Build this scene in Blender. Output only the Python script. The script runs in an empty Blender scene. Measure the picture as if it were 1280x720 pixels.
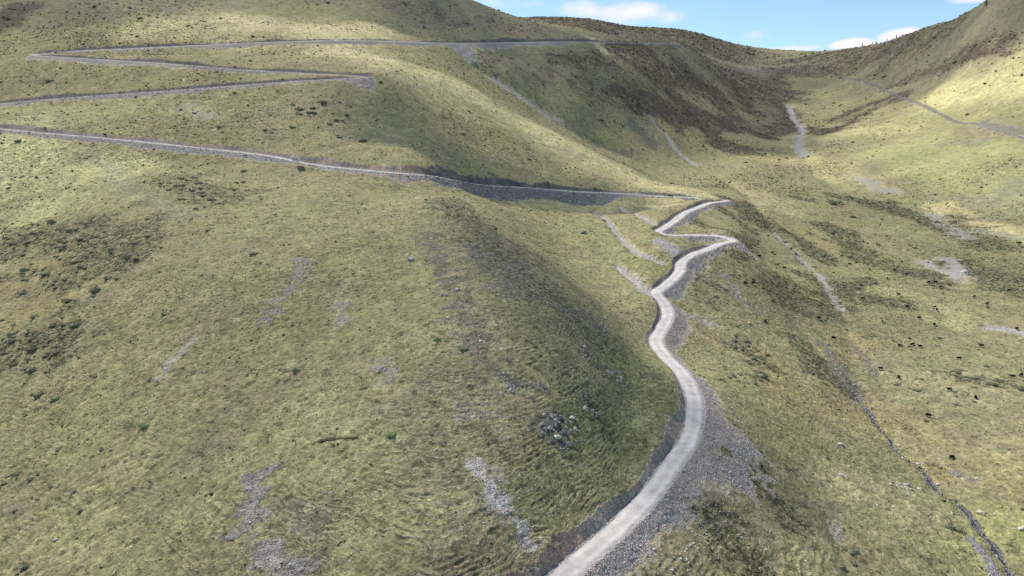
import bpy, bmesh, math, random, time
import numpy as np
T0 = time.time()
random.seed(7)
RNG = np.random.default_rng(7)
SC = bpy.context.scene
COL = SC.collection
D2R = math.pi / 180

# ------------------------------------------------------------------ camera model
FPX = 853.0                     # focal length in pixels of a 1280 px wide frame
PITCH = 12 * D2R
CP, SP = math.cos(PITCH), math.sin(PITCH)

def ray(u, v):
    a = (u - 640) / FPX; s = (360 - v) / FPX
    return a, CP + s * SP, -SP + s * CP
def W3(u, v, Y):                # survey point seen in direction (u,v) at forward distance Y
    x, y, z = ray(u, v); k = Y / y
    return (x * k, Y, z * k)

# ------------------------------------------------------------------ noise
def _h(ix, iy, iz, seed):
    h = (ix * 374761393 + iy * 668265263 + iz * 2147483647 + seed * 974711) & 0xFFFFFFFF
    h = ((h ^ (h >> 13)) * 1274126177) & 0xFFFFFFFF
    h = ((h ^ (h >> 16)) * 2246822519) & 0xFFFFFFFF
    return ((h ^ (h >> 15)) & 0xFFFFFF).astype(np.float32) / 16777216.0
def vnoise(x, y, seed=0, z=None):
    xf = np.floor(x); yf = np.floor(y)
    fx = (x - xf).astype(np.float32); fy = (y - yf).astype(np.float32)
    ix = xf.astype(np.int64); iy = yf.astype(np.int64)
    sx = fx * fx * fx * (fx * (fx * 6 - 15) + 10); sy = fy * fy * fy * (fy * (fy * 6 - 15) + 10)
    def layer(iz):
        a = _h(ix, iy, iz, seed); b = _h(ix + 1, iy, iz, seed)
        c = _h(ix, iy + 1, iz, seed); d = _h(ix + 1, iy + 1, iz, seed)
        return (a + (b - a) * sx) * (1 - sy) + (c + (d - c) * sx) * sy
    if z is None:
        return layer(np.int64(0)) * 2 - 1
    zf = np.floor(z); fz = (z - zf).astype(np.float32); iz = zf.astype(np.int64)
    sz = fz * fz * (3 - 2 * fz)
    return (layer(iz) * (1 - sz) + layer(iz + 1) * sz) * 2 - 1
def fbm(x, y, sc, octv=4, seed=0, gain=.5, z=None, zsc=1.0):
    r = 0; a = 1.0; n = 0
    c, s = math.cos(.6), math.sin(.6)
    X, Y = x / sc, y / sc
    Z = None if z is None else z / zsc
    for i in range(octv):
        r = r + a * vnoise(X, Y, seed + i * 17, Z); n += a
        X, Y = (X * c - Y * s) * 2.03 + 13.7, (X * s + Y * c) * 2.03 + 5.1
        if Z is not None: Z = Z * 2.03 + 3.3
        a *= gain
    return r / n
def sstep(e0, e1, x):
    t = np.clip((x - e0) / (e1 - e0), 0, 1)
    return t * t * (3 - 2 * t)

# ------------------------------------------------------------------ roads (surveyed centre lines)
ROAD_LOW = [(540,930,92),(590,860,101),(640,790,112),(703,720,126),(772,660,145),(816,615,161),(842,577,174),(860,551,184),(869,517,200),
 (866,492,215),(851,464,236),(836,450,246),(820,426,268),(828,409,283),(835,392,300),(827,374,315),(819,366,321),(831,357,330),
 (849,340,350),(852,328,365),(865,318,375),(886,311,390),(901,304,403),(917,301,411),(898,294.5,424),(878,294,425),(852,294,423),
 (833,294,421),(823,290,426),(831,284,440),(843,276,462),(857,265.5,495),(874,258.6,520),(888,253.5,543),(905,251.5,556),
 (908,250.5,566),(891,249.5,573),(869,247.5,576),(843,245.7,575),(817,245,573),(795,243,570),(766,241.4,563),(740,240.5,556),(700,238,545),
 (650,234,522),(600,231,492),(560,224,466),(535,219,452),(500,216.5,450),(470,214,452),(440,211,455),(410,208,458),(376,203,462),
 (350,197,466),(300,190,475),(250,185,480),(200,179.5,485),(150,174.5,489),(100,170,492),(50,166,496),(0,161,500),(-80,154,506),(-200,145,515)]
ROAD_HIGH = [(-200,150,560),(-60,136,572),(0,130,575),(60,124.5,578),(120,120,582),(200,114.5,588),(280,108.5,594),(350,103,598),(400,100,600),
 (440,98,601),(462,97,604),(440,94.5,613),(400,92.5,620),(350,90,627),(300,87,632),(250,83,637),(200,79,642),(150,76,647),
 (100,73,652),(60,70.5,656),(42,69,663),(60,66.5,675),(100,63.5,690),(150,61.5,703),(210,58.5,715),(260,56.5,726),(320,53.5,740),
 (380,51.5,755),(430,50.5,770),(500,52,820),(560,54,880),(620,53.5,940),(680,52.5,1010),(740,52.5,1110),(790,54,1230),(850,56,1380)]
def catmull(P, step=1.0):
    P = np.array(P, float)
    out = []
    for i in range(len(P) - 1):
        p0 = P[max(i - 1, 0)]; p1 = P[i]; p2 = P[i + 1]; p3 = P[min(i + 2, len(P) - 1)]
        L = np.linalg.norm(p2 - p1)
        n = max(2, int(L / step))
        # centripetal form
        def tj(ti, a, b): return ti + max(np.linalg.norm(b - a), 1e-3) ** .5
        t0 = 0; t1 = tj(t0, p0, p1) if i else 1e-3 + 0; t1 = max(t1, 1e-3); t2 = tj(t1, p1, p2); t3 = tj(t2, p2, p3)
        t = np.linspace(t1, t2, n, endpoint=False)[:, None]
        A1 = (t1 - t) / (t1 - t0) * p0 + (t - t0) / (t1 - t0) * p1
        A2 = (t2 - t) / (t2 - t1) * p1 + (t - t1) / (t2 - t1) * p2
        A3 = (t3 - t) / (t3 - t2) * p2 + (t - t2) / (t3 - t2) * p3 if t3 - t2 > 1e-6 else np.repeat(p2[None], n, 0)
        B1 = (t2 - t) / (t2 - t0) * A1 + (t - t0) / (t2 - t0) * A2
        B2 = (t3 - t) / (t3 - t1) * A2 + (t - t1) / (t3 - t1) * A3
        out.append((t2 - t) / (t2 - t1) * B1 + (t - t1) / (t2 - t1) * B2)
    out.append(P[-1][None])
    Q = np.concatenate(out)
    # resample
    d = np.r_[0, np.cumsum(np.linalg.norm(np.diff(Q[:, :2], axis=0), axis=1))]
    n = int(d[-1] / step)
    s = np.linspace(0, d[-1], n + 1)
    return np.stack([np.interp(s, d, Q[:, k]) for k in range(3)], 1)
def smooth_line(Q, w, zw):
    def sm(a, w):
        k = np.ones(2 * w + 1) / (2 * w + 1)
        return np.convolve(np.pad(a, w, mode='edge'), k, 'valid')
    R = Q.copy()
    if w:
        R[:, 0] = sm(Q[:, 0], w); R[:, 1] = sm(Q[:, 1], w)
    R[:, 2] = sm(Q[:, 2], zw)
    return R
road_low = smooth_line(catmull([W3(*p) for p in ROAD_LOW]), 3, 9)
road_high = smooth_line(catmull([W3(*p) for p in ROAD_HIGH]), 3, 9)
ROADS = [(road_low, 2.75), (road_high, 2.6)]

# ------------------------------------------------------------------ terrain control points
CTRL = [
 (-200,720,155),(-200,400,290),(-200,250,420),(-200,60,690),(-200,0,830),(-200,-120,1050),(-500,720,160),(-500,300,380),(-500,0,850),(-500,-120,1100),
 (0,960,82),(300,960,79),(430,960,82),(800,960,93),(1100,960,106),(1300,960,112),(1500,960,110),
 (0,720,150),(0,640,172),(0,560,200),(0,480,235),(0,400,280),(0,330,335),(0,260,395),(0,200,452),
 (200,720,135),(200,600,165),(200,480,210),(200,360,280),(200,260,365),(200,215,420),
 (400,720,125),(400,600,148),(400,480,190),(400,360,258),(400,270,345),(400,235,400),
 (550,720,117.5),(550,600,144),(550,480,176),(550,380,225),(550,300,300),(550,250,380),
 (640,720,122),(650,600,147),(650,480,178),(650,400,208),(650,340,265),(650,305,310),
 (600,270,360),(700,345,284),(740,378,264),(775,402,255),
 (600,245,448),(650,282,405),(650,255,478),(700,325,372),(700,290,425),(700,260,500),(740,352,338),(740,300,412),(740,265,505),
 (780,385,300),(780,340,355),(780,300,415),(780,265,510),(800,365,330),(830,262,530),(800,290,440),
 (700,560,163),(740,480,190),(780,450,225),(795,500,202),(830,540,184),(780,580,171),(730,640,146),(690,680,132.5),(600,680,126.5),(890,600,172),(850,680,145.5),(910,540,199),(900,470,245),
 (800,720,133.3),(900,720,140.5),(1000,720,147),(1100,720,154),(1180,720,160),(1262,720,166),(1400,720,162),(1600,720,156),
 (930,600,179),(1000,600,193),(1100,600,205),(1165,600,212),(1280,600,208),(1450,600,198),
 (950,480,252),(1030,480,270),(1075,495,271),(1150,480,283),(1280,480,285),(1450,480,275),
 (900,410,300),(1000,400,345),(1100,400,362),(1200,400,370),(1280,400,370),(1450,400,360),
 (880,340,370),(960,320,440),(1050,320,480),(1150,320,500),(1280,320,490),(1450,300,450),
 (960,260,580),(1050,250,680),(1150,250,690),(1280,270,610),
 (940,205,850),(1000,200,880),(1000,150,1250),(1000,100,1650),(960,75,2000),
 (1060,190,900),(1100,205,800),(1180,190,810),(1280,210,700),(1450,200,680),(1100,150,1050),(1100,100,1350),(1050,100,1600),(1050,140,1250),
 (1180,140,980),(1180,90,1130),(1180,50,1250),(1280,150,840),(1280,100,930),(1280,50,1020),(1450,0,950),(1450,100,850),
 (520,75,745),(600,120,695),(700,170,680),(780,205,690),(850,232,680),(600,180,590),(700,212,610),(800,230,630),(520,150,565),(520,185,500),(470,150,545),
 (600,88,855),(640,112,850),(680,137,850),(740,172,850),(800,197,845),(860,217,815),(910,225,760),
 (640,80,888),(700,85,940),(760,105,985),(720,130,880),(800,145,945),(830,170,925),(862,200,880),
 (815,115,1050),(850,100,1210),(900,140,1150),(900,180,980),(950,110,1500),(800,80,1110),(850,72,1310),(900,80,1700),(900,62,2050),(790,66,1165),(760,48,1700),(840,48,1900),
 (0,60,695),(0,0,830),(200,30,790),(200,0,870),(400,30,860),(400,0,950),(500,25,905),(560,25,985),(630,38,1020),(690,45,1070)]
SKY = [(1450,-110,1000),(1280,-24,1090),(1240,0,1150),(1197,21,1300),(1158,34,1450),(1125,44.5,1600),(1090,55,1800),(1054,61,2000),(1030,64,2150),
 (998,63,2300),(959,61,2400),(930,58,2400),(899,49,2300),(872,40,2250),(851,36,2200),(819,36,2300),(792,35,2300),(766,30,2300),
 (739,25,2300),(707,22,2300),(665,21,2350),(630,26,2400)]
SKYN = [(652,22,1130),(633,17,1110),(606,7,1080),(585,0,1060),(540,-15,1040),(400,-45,1020),(200,-80,1050),(0,-110,1080)]
pts = []
for p in CTRL: pts.append(W3(*p))
for u, v, Y in SKY:
    pts.append(W3(u, v, Y)); pts.append(W3(u, v + 14, Y * 1.18)); pts.append(W3(u, v + 60, Y * 1.6))
for u, v, Y in SKYN:
    pts.append(W3(u, v, Y)); pts.append(W3(u, v + 10, Y * 1.12)); pts.append(W3(u, v + 25, Y * 1.35))
wt = [4e-4] * len(pts)
for R in (road_low, road_high):
    for i in range(0, len(R), 10):
        pts.append(tuple(R[i] + (0, 0, .3))); wt.append(2e-5)
        if not 3 < i < len(R) - 4 or i % 20: continue
        q = R[i]; tx, ty = (R[i + 3] - R[i - 3])[:2]; tl_ = math.hypot(tx, ty); n_ = np.array((-ty / tl_, tx / tl_))
        if n_ @ (-.6, .8) < 0: n_ = -n_
        hair = R is road_low and 330 < q[1] < 600 and q[0] > 75
        sl_, dd_ = (.32, 7.0) if hair else ((.40, 9.0) if R is road_low and q[1] < 330 else (.45, 9.0))
        if R is road_high and q[0] > -70: sl_, dd_ = .6, 10.0
        if R is road_low and q[1] > 440 and -70 < q[0] < 75: sl_ = .66
        if R is road_low and q[0] < -70: sl_ = .42
        for sg in (1, -1):
            pxy = q[:2] + n_ * dd_ * sg
            far = np.hypot(R[:, 0] - pxy[0], R[:, 1] - pxy[1]); idx_ = np.abs(np.arange(len(R)) - i) > 30
            if far[idx_].min() < 16: continue
            pts.append((pxy[0], pxy[1], q[2] + (sl_ * dd_ + .4) * sg)); wt.append(3e-5)
pts = np.array(pts); wt = np.array(wt)
def polar(x, y):
    return np.arctan2(x, y), np.log(np.maximum(np.hypot(x, y), 1e-3))
CA, CL = polar(pts[:, 0], pts[:, 1]); CWv = pts[:, 2] / np.hypot(pts[:, 0], pts[:, 1])
CL = CL * .6                                    # anisotropy
def tps_k(r2): return r2 * np.log(r2 + 1e-12) * .5
N = len(CA)
K = tps_k((CA[:, None] - CA) ** 2 + (CL[:, None] - CL) ** 2) + np.diag(wt)
Pm = np.stack([np.ones(N), CA, CL], 1)
M = np.zeros((N + 3, N + 3)); M[:N, :N] = K; M[:N, N:] = Pm; M[N:, :N] = Pm.T
sol = np.linalg.solve(M, np.r_[CWv, 0, 0, 0]); cw, ca = sol[:N], sol[N:]
def w_of(a, l):
    l = l * .6
    shp = a.shape; a = a.ravel(); l = l.ravel()
    out = ca[0] + ca[1] * a + ca[2] * l
    for i in range(N):
        out += cw[i] * tps_k((a - CA[i]) ** 2 + (l - CL[i]) ** 2)
    return out.reshape(shp)

# coarse table of the smooth surface, then bicubic-ish lookup
A0, A1, L0, L1 = -1.9, 1.9, math.log(30), math.log(6000)
NA, NL = 900, 700
ga = np.linspace(A0, A1, NA); gl = np.linspace(L0, L1, NL)
edge = np.clip((np.abs(ga) - .75), 0, 9)         # flatten the extrapolation off to the sides
GA, GL = np.meshgrid(np.clip(ga, -.8, .8), gl)
GW = w_of(GA, GL)
def lut(G, a, l):
    fa = np.clip((a - A0) / (A1 - A0) * (NA - 1), 0, NA - 1.001); fl = np.clip((l - L0) / (L1 - L0) * (NL - 1), 0, NL - 1.001)
    ia = fa.astype(int); il = fl.astype(int); ta = fa - ia; tl = fl - il
    return (G[il, ia] * (1 - ta) + G[il, ia + 1] * ta) * (1 - tl) + (G[il + 1, ia] * (1 - ta) + G[il + 1, ia + 1] * ta) * tl
def hit(u, v):
    """point of the smooth hillside seen in a direction (first crossing)"""
    x, y, z = ray(u, v); a = math.atan2(x, y); wr = z / math.hypot(x, y)
    ls = np.linspace(math.log(60), L1, 3000)
    w = lut(GW, np.full_like(ls, a), ls)
    k = np.argmax(w >= wr)
    if w[k] < wr: k = int(np.argmax(w))
    r = math.exp(ls[k])
    return np.array([r * math.sin(a), r * math.cos(a), w[k] * r])

# ------------------------------------------------------------------ polar terrain grid
DETAIL = 1.0
az_in = np.linspace(-46 * D2R, 46 * D2R, int(1500 * DETAIL))
az_out = np.linspace(46.4 * D2R, 100 * D2R, 70)
AZ = np.r_[-az_out[::-1], az_in, az_out]
lr = [math.log(45)]
while lr[-1] < math.log(5200):
    r = math.exp(lr[-1])
    st = .004 if r < 88 else (.0015 if r < 360 else (.0023 if r < 1300 else .006))
    lr.append(lr[-1] + st / DETAIL)
LR = np.array(lr)
GAx, GLx = np.meshgrid(AZ, LR)
R_ = np.exp(GLx); X = R_ * np.sin(GAx); Y = R_ * np.cos(GAx)
Z = lut(GW, GAx, GLx) * R_
print('grid', Z.shape, 'lut', round(time.time() - T0, 1))

def seg_dist(P, Q, pad, x=None, y=None, flat=False):
    """distance of the grid vertices (within pad of the polyline) to polyline Q; returns idx, d, t-index, side"""
    x = X if x is None else x; y = Y if y is None else y
    best = None
    return None
def line_field(Q, pad, zfield=True):
    """grid flat indices near the polyline with distance, height of nearest point and arc position"""
    a, l = polar(Q[:, 0], Q[:, 1])
    D = np.full(X.shape, 1e9, np.float32); S = np.zeros(X.shape, np.float32); H = np.zeros(X.shape, np.float32); SD = np.zeros(X.shape, np.float32)
    seglen = np.r_[0, np.cumsum(np.hypot(*np.diff(Q[:, :2], axis=0).T))]
    CH = 12
    for i0 in range(0, len(Q) - 1, CH):
        q = Q[i0:i0 + CH + 1]
        rr = np.hypot(q[:, 0], q[:, 1]); rmin = max(rr.min() - pad, 46)
        a0 = np.arctan2(q[:, 0], q[:, 1])
        pa = pad / rmin
        i_lo = np.searchsorted(LR, math.log(rmin)); i_hi = np.searchsorted(LR, math.log(rr.max() + pad)) + 1
        j_lo = np.searchsorted(AZ, a0.min() - pa); j_hi = np.searchsorted(AZ, a0.max() + pa) + 1
        xs = X[i_lo:i_hi, j_lo:j_hi]; ys = Y[i_lo:i_hi, j_lo:j_hi]
        if xs.size == 0: continue
        d = D[i_lo:i_hi, j_lo:j_hi]; s = S[i_lo:i_hi, j_lo:j_hi]; h = H[i_lo:i_hi, j_lo:j_hi]; sd = SD[i_lo:i_hi, j_lo:j_hi]
        for k in range(len(q) - 1):
            ax, ay = q[k, 0], q[k, 1]; bx, by = q[k + 1, 0] - ax, q[k + 1, 1] - ay
            L2 = bx * bx + by * by
            if L2 < 1e-9: continue
            t = np.clip(((xs - ax) * bx + (ys - ay) * by) / L2, 0, 1)
            dx = xs - ax - t * bx; dy = ys - ay - t * by
            dd = np.sqrt(dx * dx + dy * dy)
            m = dd < d
            d[m] = dd[m]; s[m] = (seglen[i0 + k] + t * math.sqrt(L2))[m]
            h[m] = (q[k, 2] + t * (q[k + 1, 2] - q[k, 2]))[m]
            sd[m] = np.sign(bx * dy - by * dx)[m]
    return D, S, H, SD

def pix_line(pl, step=2.0):
    return catmull([hit(u, v) for u, v in pl], step)

# --- macro relief noise (kept small so the surveyed shape stays)
near = np.clip((R_ - 60) / 300, 0, 1)
Z += fbm(X, Y, 60, 4, 3) * (0.6 + 1.6 * near) * .8
Z += fbm(X, Y, 260, 3, 5) * 4.0 * np.clip((R_ - 700) / 900, 0, 1)
NATZ = Z.copy()

# --- gullies, streams (carved V)
STREAM = [(1068,488),(1076,500),(1088,515),(1097,530),(1112,545),(1118,558),(1132,571),(1150,582),(1160,595),(1168,606),(1182,619),(1196,626),(1208,637),(1218,650),(1224,662),(1240,676),(1250,694),(1263,716),(1275,745),(1290,790),(1300,850)]
stream = smooth_line(pix_line(STREAM, 1.0), 1, 6)
GULLY = [   # pixel polyline, half width m, depth m
 ([(570,58),(590,76),(612,92),(640,110),(670,131),(700,150),(735,172),(770,186),(810,204),(850,222)], 12, 5),
 ([(812,143),(822,155),(835,172),(842,184),(856,196),(872,208),(900,222),(935,245),(965,285)], 5, 2.0),
 ([(985,130),(992,148),(1003,160),(998,178),(1006,195),(1020,215),(1050,235)], 9, 2.5),
 ([(965,285),(975,300),(995,318),(1012,338),(1030,355),(1048,380),(1058,400),(1062,430),(1070,470),(1076,497)], 3.5, 1.1),
 ([(742,262),(760,275),(780,300),(800,315),(825,326)], 3.0, 1.6),
 ([(775,258),(800,268),(818,280)], 2.5, 1.4),
 ([(770,330),(785,340),(800,352),(812,364)], 3.0, 2.2),
 ([(865,330),(885,350),(915,368),(950,390)], 3, .8),
 ([(850,385),(870,395),(890,408),(930,430)], 3, .8),
 ([(466,104),(480,120),(520,150),(600,200),(660,225)], 10, 2.2),
 ([(340,170),(385,190),(430,182),(470,170)], 8, 1.5),
 ([(1060,180),(1120,165),(1200,150)], 25, 5),
 ([(1100,215),(1160,195),(1220,185)], 20, 4),
 ([(930,110),(950,140),(975,170),(990,190)], 30, 6),
 ([(1035,645),(1045,670),(1055,700),(1062,730)], 2.5, 1.0),
 ([(990,400),(1010,420),(1035,455),(1060,485)], 3.0, .9),
 ([(1065,425),(1085,450),(1100,475)], 3.0, .8),
]
SCREE = np.zeros(X.shape, np.float32)
for pl, hw, dep in GULLY:
    Q = pix_line(pl, 4.0)
    D, S, H, SD = line_field(Q, hw * 2.6)
    wob = hw * (1 + .35 * fbm(X, Y, hw * 3, 2, 9))
    Z -= dep * np.exp(-(D / wob) ** 2) * (D < hw * 2.6)
D, S, H, SD = line_field(stream, 10)
Dstream = D + fbm(X, Y, 4, 3, 21) * .8
Z -= (.9 * np.exp(-(D / 2.2) ** 2) + .5 * (Dstream < .9)) * (D < 10)

# --- scarps / bare stripes : masks drawn in world metres
def stroke(pl, rad, soft=.6, seed=1, nsc=None, rough=.6, step=3.0):
    """soft ribbon of half width rad metres round a line, frayed by noise"""
    Q = pix_line(pl, step) if len(pl) > 1 else np.array([hit(*pl[0]), hit(*pl[0]) + (.1, 0, 0)])
    D, _, _, _ = line_field(Q, rad * 2.2)
    nsc = nsc or rad * .8
    loc = D < rad * 2.2
    out = np.zeros(X.shape, np.float32)
    dn = D[loc] / rad + rough * fbm(X[loc], Y[loc], nsc, 4, seed)
    out[loc] = 1 - sstep(1 - soft, 1 + soft * .3, dn)
    return out

# --- road bench: cuts and fills
DR = np.full(X.shape, 1e9, np.float32); RS = np.zeros(X.shape, np.float32); RSIDE = np.zeros(X.shape, np.float32); RWID = np.zeros(X.shape, np.float32); RID = np.zeros(X.shape, np.int8)
CUT = np.zeros(X.shape, np.float32); FILL = np.zeros(X.shape, np.float32)
for rid, (Q, hw) in enumerate(ROADS):
    D, S, H, SD = line_field(Q, 34)
    loc = D < 34
    d = D[loc]; h = H[loc]; nat = Z[loc]
    rough = fbm(X[loc], Y[loc], 5, 4, 31)
    bench = hw + .5
    e = np.maximum(d - bench, 0)
    hv_ = fbm(X[loc], Y[loc], 16, 2, 35)
    up = h + e * (1.32 + .45 * rough + .35 * hv_) + np.where(e > 0, .25 * rough, 0)
    farend = sstep(60, 170, X[loc]) if rid == 1 else 0.0
    dn = h - e * (np.where(Y[loc] < 240, .765, .88) + .10 * rough + 1.2 * farend)
    z = np.where(nat > up, up, np.where(nat < dn, dn, nat))
    z = np.where(d < bench, h - .12, z)
    # little lip of turf above the cut
    CUT[loc] = np.maximum(CUT[loc], ((nat > up - .15) & (d > hw)).astype(np.float32))
    fr1 = fbm(X[loc], Y[loc], 3.5, 4, 33, gain=.65)
    fmg = sstep(-.55, .55, (dn - nat) + 1.1 * fr1 + .4 * rough + np.where(Y[loc] < 240, .55, .35)) * (d > hw)
    verge = sstep(hw + 1.9, hw + .7, d + .9 * fr1) * (d > hw) * .9
    FILL[loc] = np.maximum(FILL[loc], np.maximum(fmg, verge * (nat <= up - .15)))
    Z[loc] = z
    m = D < DR
    DR[m] = D[m]; RS[m] = S[m]; RSIDE[m] = SD[m]; RWID[m] = hw; RID[m] = rid
print('roads', round(time.time() - T0, 1))
BARE_R = np.clip(np.maximum(CUT, FILL), 0, 1)
onroad = DR < RWID + .5

# --- fine relief: tussocks and terracettes
det = np.clip(1.15 - R_ / 900, .15, 1)
keep = (1 - BARE_R) * (~onroad)
terr = fbm(X, Y, 9.0, 3, 41, z=Z, zsc=.75)           # wraps along contours
tuss = fbm(X, Y, 1.5, 3, 43, gain=.7)
amp_t = sstep(-.35, .45, fbm(X, Y, 60, 3, 47)) * .75 + .25
nearT = np.clip(1.25 - R_ / 420, 0, 1)
zf_ = X * .22
ph = Z / .72 + 1.5 * fbm(X, Y, 12, 4, 44, gain=.55)
sfr = ph - np.floor(ph)
brk = sstep(-.1, .3, fbm(X, Y, 4.5, 3, 45, gain=.6)) * amp_t * nearT * keep
TREG = np.zeros(X.shape, np.float32)
for pl_, r_ in [([(560,700),(650,600),(720,520),(760,470),(700,380)],20),([(350,700),(430,640),(520,560)],14),([(900,640),(950,700)],12),([(640,330),(600,420),(560,480)],14)]:
    TREG = np.maximum(TREG, stroke(pl_, r_, soft=.9, seed=600))
TREG *= keep
TPH = ph.astype(np.float32); TST = np.clip(brk * .6 + TREG * .95, 0, 1).astype(np.float32)
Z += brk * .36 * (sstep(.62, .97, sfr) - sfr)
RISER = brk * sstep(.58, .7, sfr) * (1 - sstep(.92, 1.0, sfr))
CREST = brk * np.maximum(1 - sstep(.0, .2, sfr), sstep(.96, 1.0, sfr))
Z += keep * det * (terr * .26 * amp_t + tuss * .40)
TUFT = tuss
Z += (BARE_R * (DR < 34)) * fbm(X, Y, 1.2, 3, 51, gain=.7) * .28 * det
Zn = Z
print('relief', round(time.time() - T0, 1))

def ground(x, y):
    a = math.atan2(x, y); l = math.log(math.hypot(x, y))
    j = min(max(np.searchsorted(AZ, a) - 1, 0), len(AZ) - 2); i = min(max(np.searchsorted(LR, l) - 1, 0), len(LR) - 2)
    ta = (a - AZ[j]) / (AZ[j + 1] - AZ[j]); tl = (l - LR[i]) / (LR[i + 1] - LR[i])
    return float((Z[i, j] * (1 - ta) + Z[i, j + 1] * ta) * (1 - tl) + (Z[i + 1, j] * (1 - ta) + Z[i + 1, j + 1] * ta) * tl)
GZC = {}
def hit2(u, v):
    """first crossing of the detailed ground in a direction"""
    x, y, z = ray(u, v); a = math.atan2(x, y); wr = z / math.hypot(x, y)
    j = int(np.clip(np.searchsorted(AZ, a), 1, len(AZ) - 1))
    if abs(AZ[j - 1] - a) < abs(AZ[j] - a): j -= 1
    w = Z[:, j] / np.exp(LR)
    k = int(np.argmax(w >= wr))
    if w[k] < wr: k = int(np.argmax(w))
    r = math.exp(LR[k])
    X0, Y0 = r * math.sin(a), r * math.cos(a)
    return X0, Y0, ground(X0, Y0)

# ------------------------------------------------------------------ ground colour (albedo, with some sunlight and shade painted in)
def mixc(C, m, col, amt=1.0):
    m = np.clip(m * amt, 0, 1)[..., None]
    return C * (1 - m) + np.array(col, np.float32) * m
C = np.zeros(X.shape + (3,), np.float32)
C[:] = (.205, .192, .105)
n1 = fbm(X, Y, 55, 5, 61, gain=.6); n2 = fbm(X, Y, 18, 4, 67, gain=.6); n3 = fbm(X, Y, 6, 4, 71, gain=.65)
C = mixc(C, sstep(-.1, .5, n1), (.235, .205, .120), .7)       # straw
C = mixc(C, sstep(.05, .6, n2), (.165, .178, .085), .6)       # greener
C = mixc(C, sstep(.1, .6, -n2 + .3 * n3), (.205, .170, .115), .55)  # brownish
C = mixc(C, sstep(.15, .7, n3), (.140, .140, .080), .5)
HTH = np.zeros(X.shape, np.float32); ROCK = np.zeros(X.shape, np.float32); SHR = np.zeros(X.shape, np.float32)

exec_masks = True
HEATH = (.105, .085, .066); STRAW = (.36, .32, .165); LUSH = (.28, .29, .12); SCR = (.62, .57, .55); PINK = (.56, .48, .45); OCHRE = (.26, .20, .085)
def paint(pl, rad, col, amt=1.0, **k):
    global C
    m = stroke(pl, rad, **k); C = mixc(C, m, col, amt); return m
# upper left: strawish; then sunlit band and far strip put into the colour
paint([(200,32),(330,35),(440,38)], 60, (.46,.40,.22), .75, seed=101)
paint([(420,56),(500,84),(590,120),(680,168),(760,206),(850,240)], 46, (.42,.37,.205), .9, seed=102, soft=.9)
paint([(755,58),(800,72),(845,92)], 34, (.60,.52,.32), .95, seed=103)
HTH = np.maximum(HTH, paint([(30,10),(-20,45)], 26, HEATH, .8, seed=104))
for pl_, r_ in [([(120,15),(250,8)],40),([(520,12),(600,25),(680,38)],60),([(620,75),(700,100),(760,120)],30)]: HTH = np.maximum(HTH, .4 * stroke(pl_, r_, seed=99, soft=.9))
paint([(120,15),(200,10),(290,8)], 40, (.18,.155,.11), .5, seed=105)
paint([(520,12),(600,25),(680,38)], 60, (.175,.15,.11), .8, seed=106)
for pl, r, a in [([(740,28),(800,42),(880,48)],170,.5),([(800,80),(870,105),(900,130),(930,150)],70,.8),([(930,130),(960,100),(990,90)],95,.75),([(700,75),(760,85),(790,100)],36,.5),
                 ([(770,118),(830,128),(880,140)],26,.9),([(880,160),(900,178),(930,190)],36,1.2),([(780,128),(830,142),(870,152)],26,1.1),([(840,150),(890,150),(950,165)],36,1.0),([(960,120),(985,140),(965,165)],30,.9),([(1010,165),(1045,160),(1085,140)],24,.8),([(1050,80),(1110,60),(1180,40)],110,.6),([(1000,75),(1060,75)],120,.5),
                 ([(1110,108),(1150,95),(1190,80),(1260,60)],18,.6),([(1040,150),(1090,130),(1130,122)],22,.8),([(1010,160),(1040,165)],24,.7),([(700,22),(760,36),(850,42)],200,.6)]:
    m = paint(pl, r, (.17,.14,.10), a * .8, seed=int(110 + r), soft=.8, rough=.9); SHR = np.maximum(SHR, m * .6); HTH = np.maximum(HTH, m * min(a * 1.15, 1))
paint([(1080,165),(1150,150),(1230,130),(1300,110)], 60, LUSH, .5, seed=120)
paint([(1130,185),(1200,200),(1280,225)], 70, LUSH, .75, seed=121)
paint([(1190,110),(1300,90)], 62, (.46,.43,.20), .8, seed=122)
paint([(1060,165),(1130,160)], 25, STRAW, .6, seed=123)
paint([(970,195),(1020,205),(1060,215)], 50, STRAW, .6, seed=124)
paint([(1180,262),(1240,290),(1290,300)], 22, (.38,.33,.16), .8, seed=125)
paint([(0,185),(60,230),(100,240)], 60, (.31,.31,.14), .7, seed=126, soft=.9)  # sunlight on the left slope put in as lighter turf
paint([(0,140),(150,135),(300,130)], 30, LUSH, .4, seed=127)
for pl, r in [([(995,285),(1040,310)],22),([(1010,440),(1080,425)],14),([(890,420),(960,450)],12),([(30,345),(60,380),(20,400)],16),([(1000,500),(1100,520)],20),([(1140,560),(1250,590)],22),([(560,60),(560,61)],3)]:
    paint(pl, r, OCHRE, .5, seed=int(140 + r))
for pl, r, a in [([(985,370),(1035,375)],20,.85),([(1040,285),(1100,330),(1160,345)],18,.6),([(1070,372),(1130,378)],12,.7),([(920,250),(960,285)],16,.55),([(1100,255),(1180,275),(1240,310)],20,.5),([(1200,330),(1260,360)],20,.5),
                 ([(860,270),(930,300)],8,.3),([(1000,430),(1060,480)],9,.6),([(900,660),(940,700)],10,.3),([(890,540),(950,600),(980,640)],9,.3)]:
    m = paint(pl, r, (.115,.112,.075), a, seed=int(150 + r), rough=.9); SHR = np.maximum(SHR, m * .9)
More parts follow.
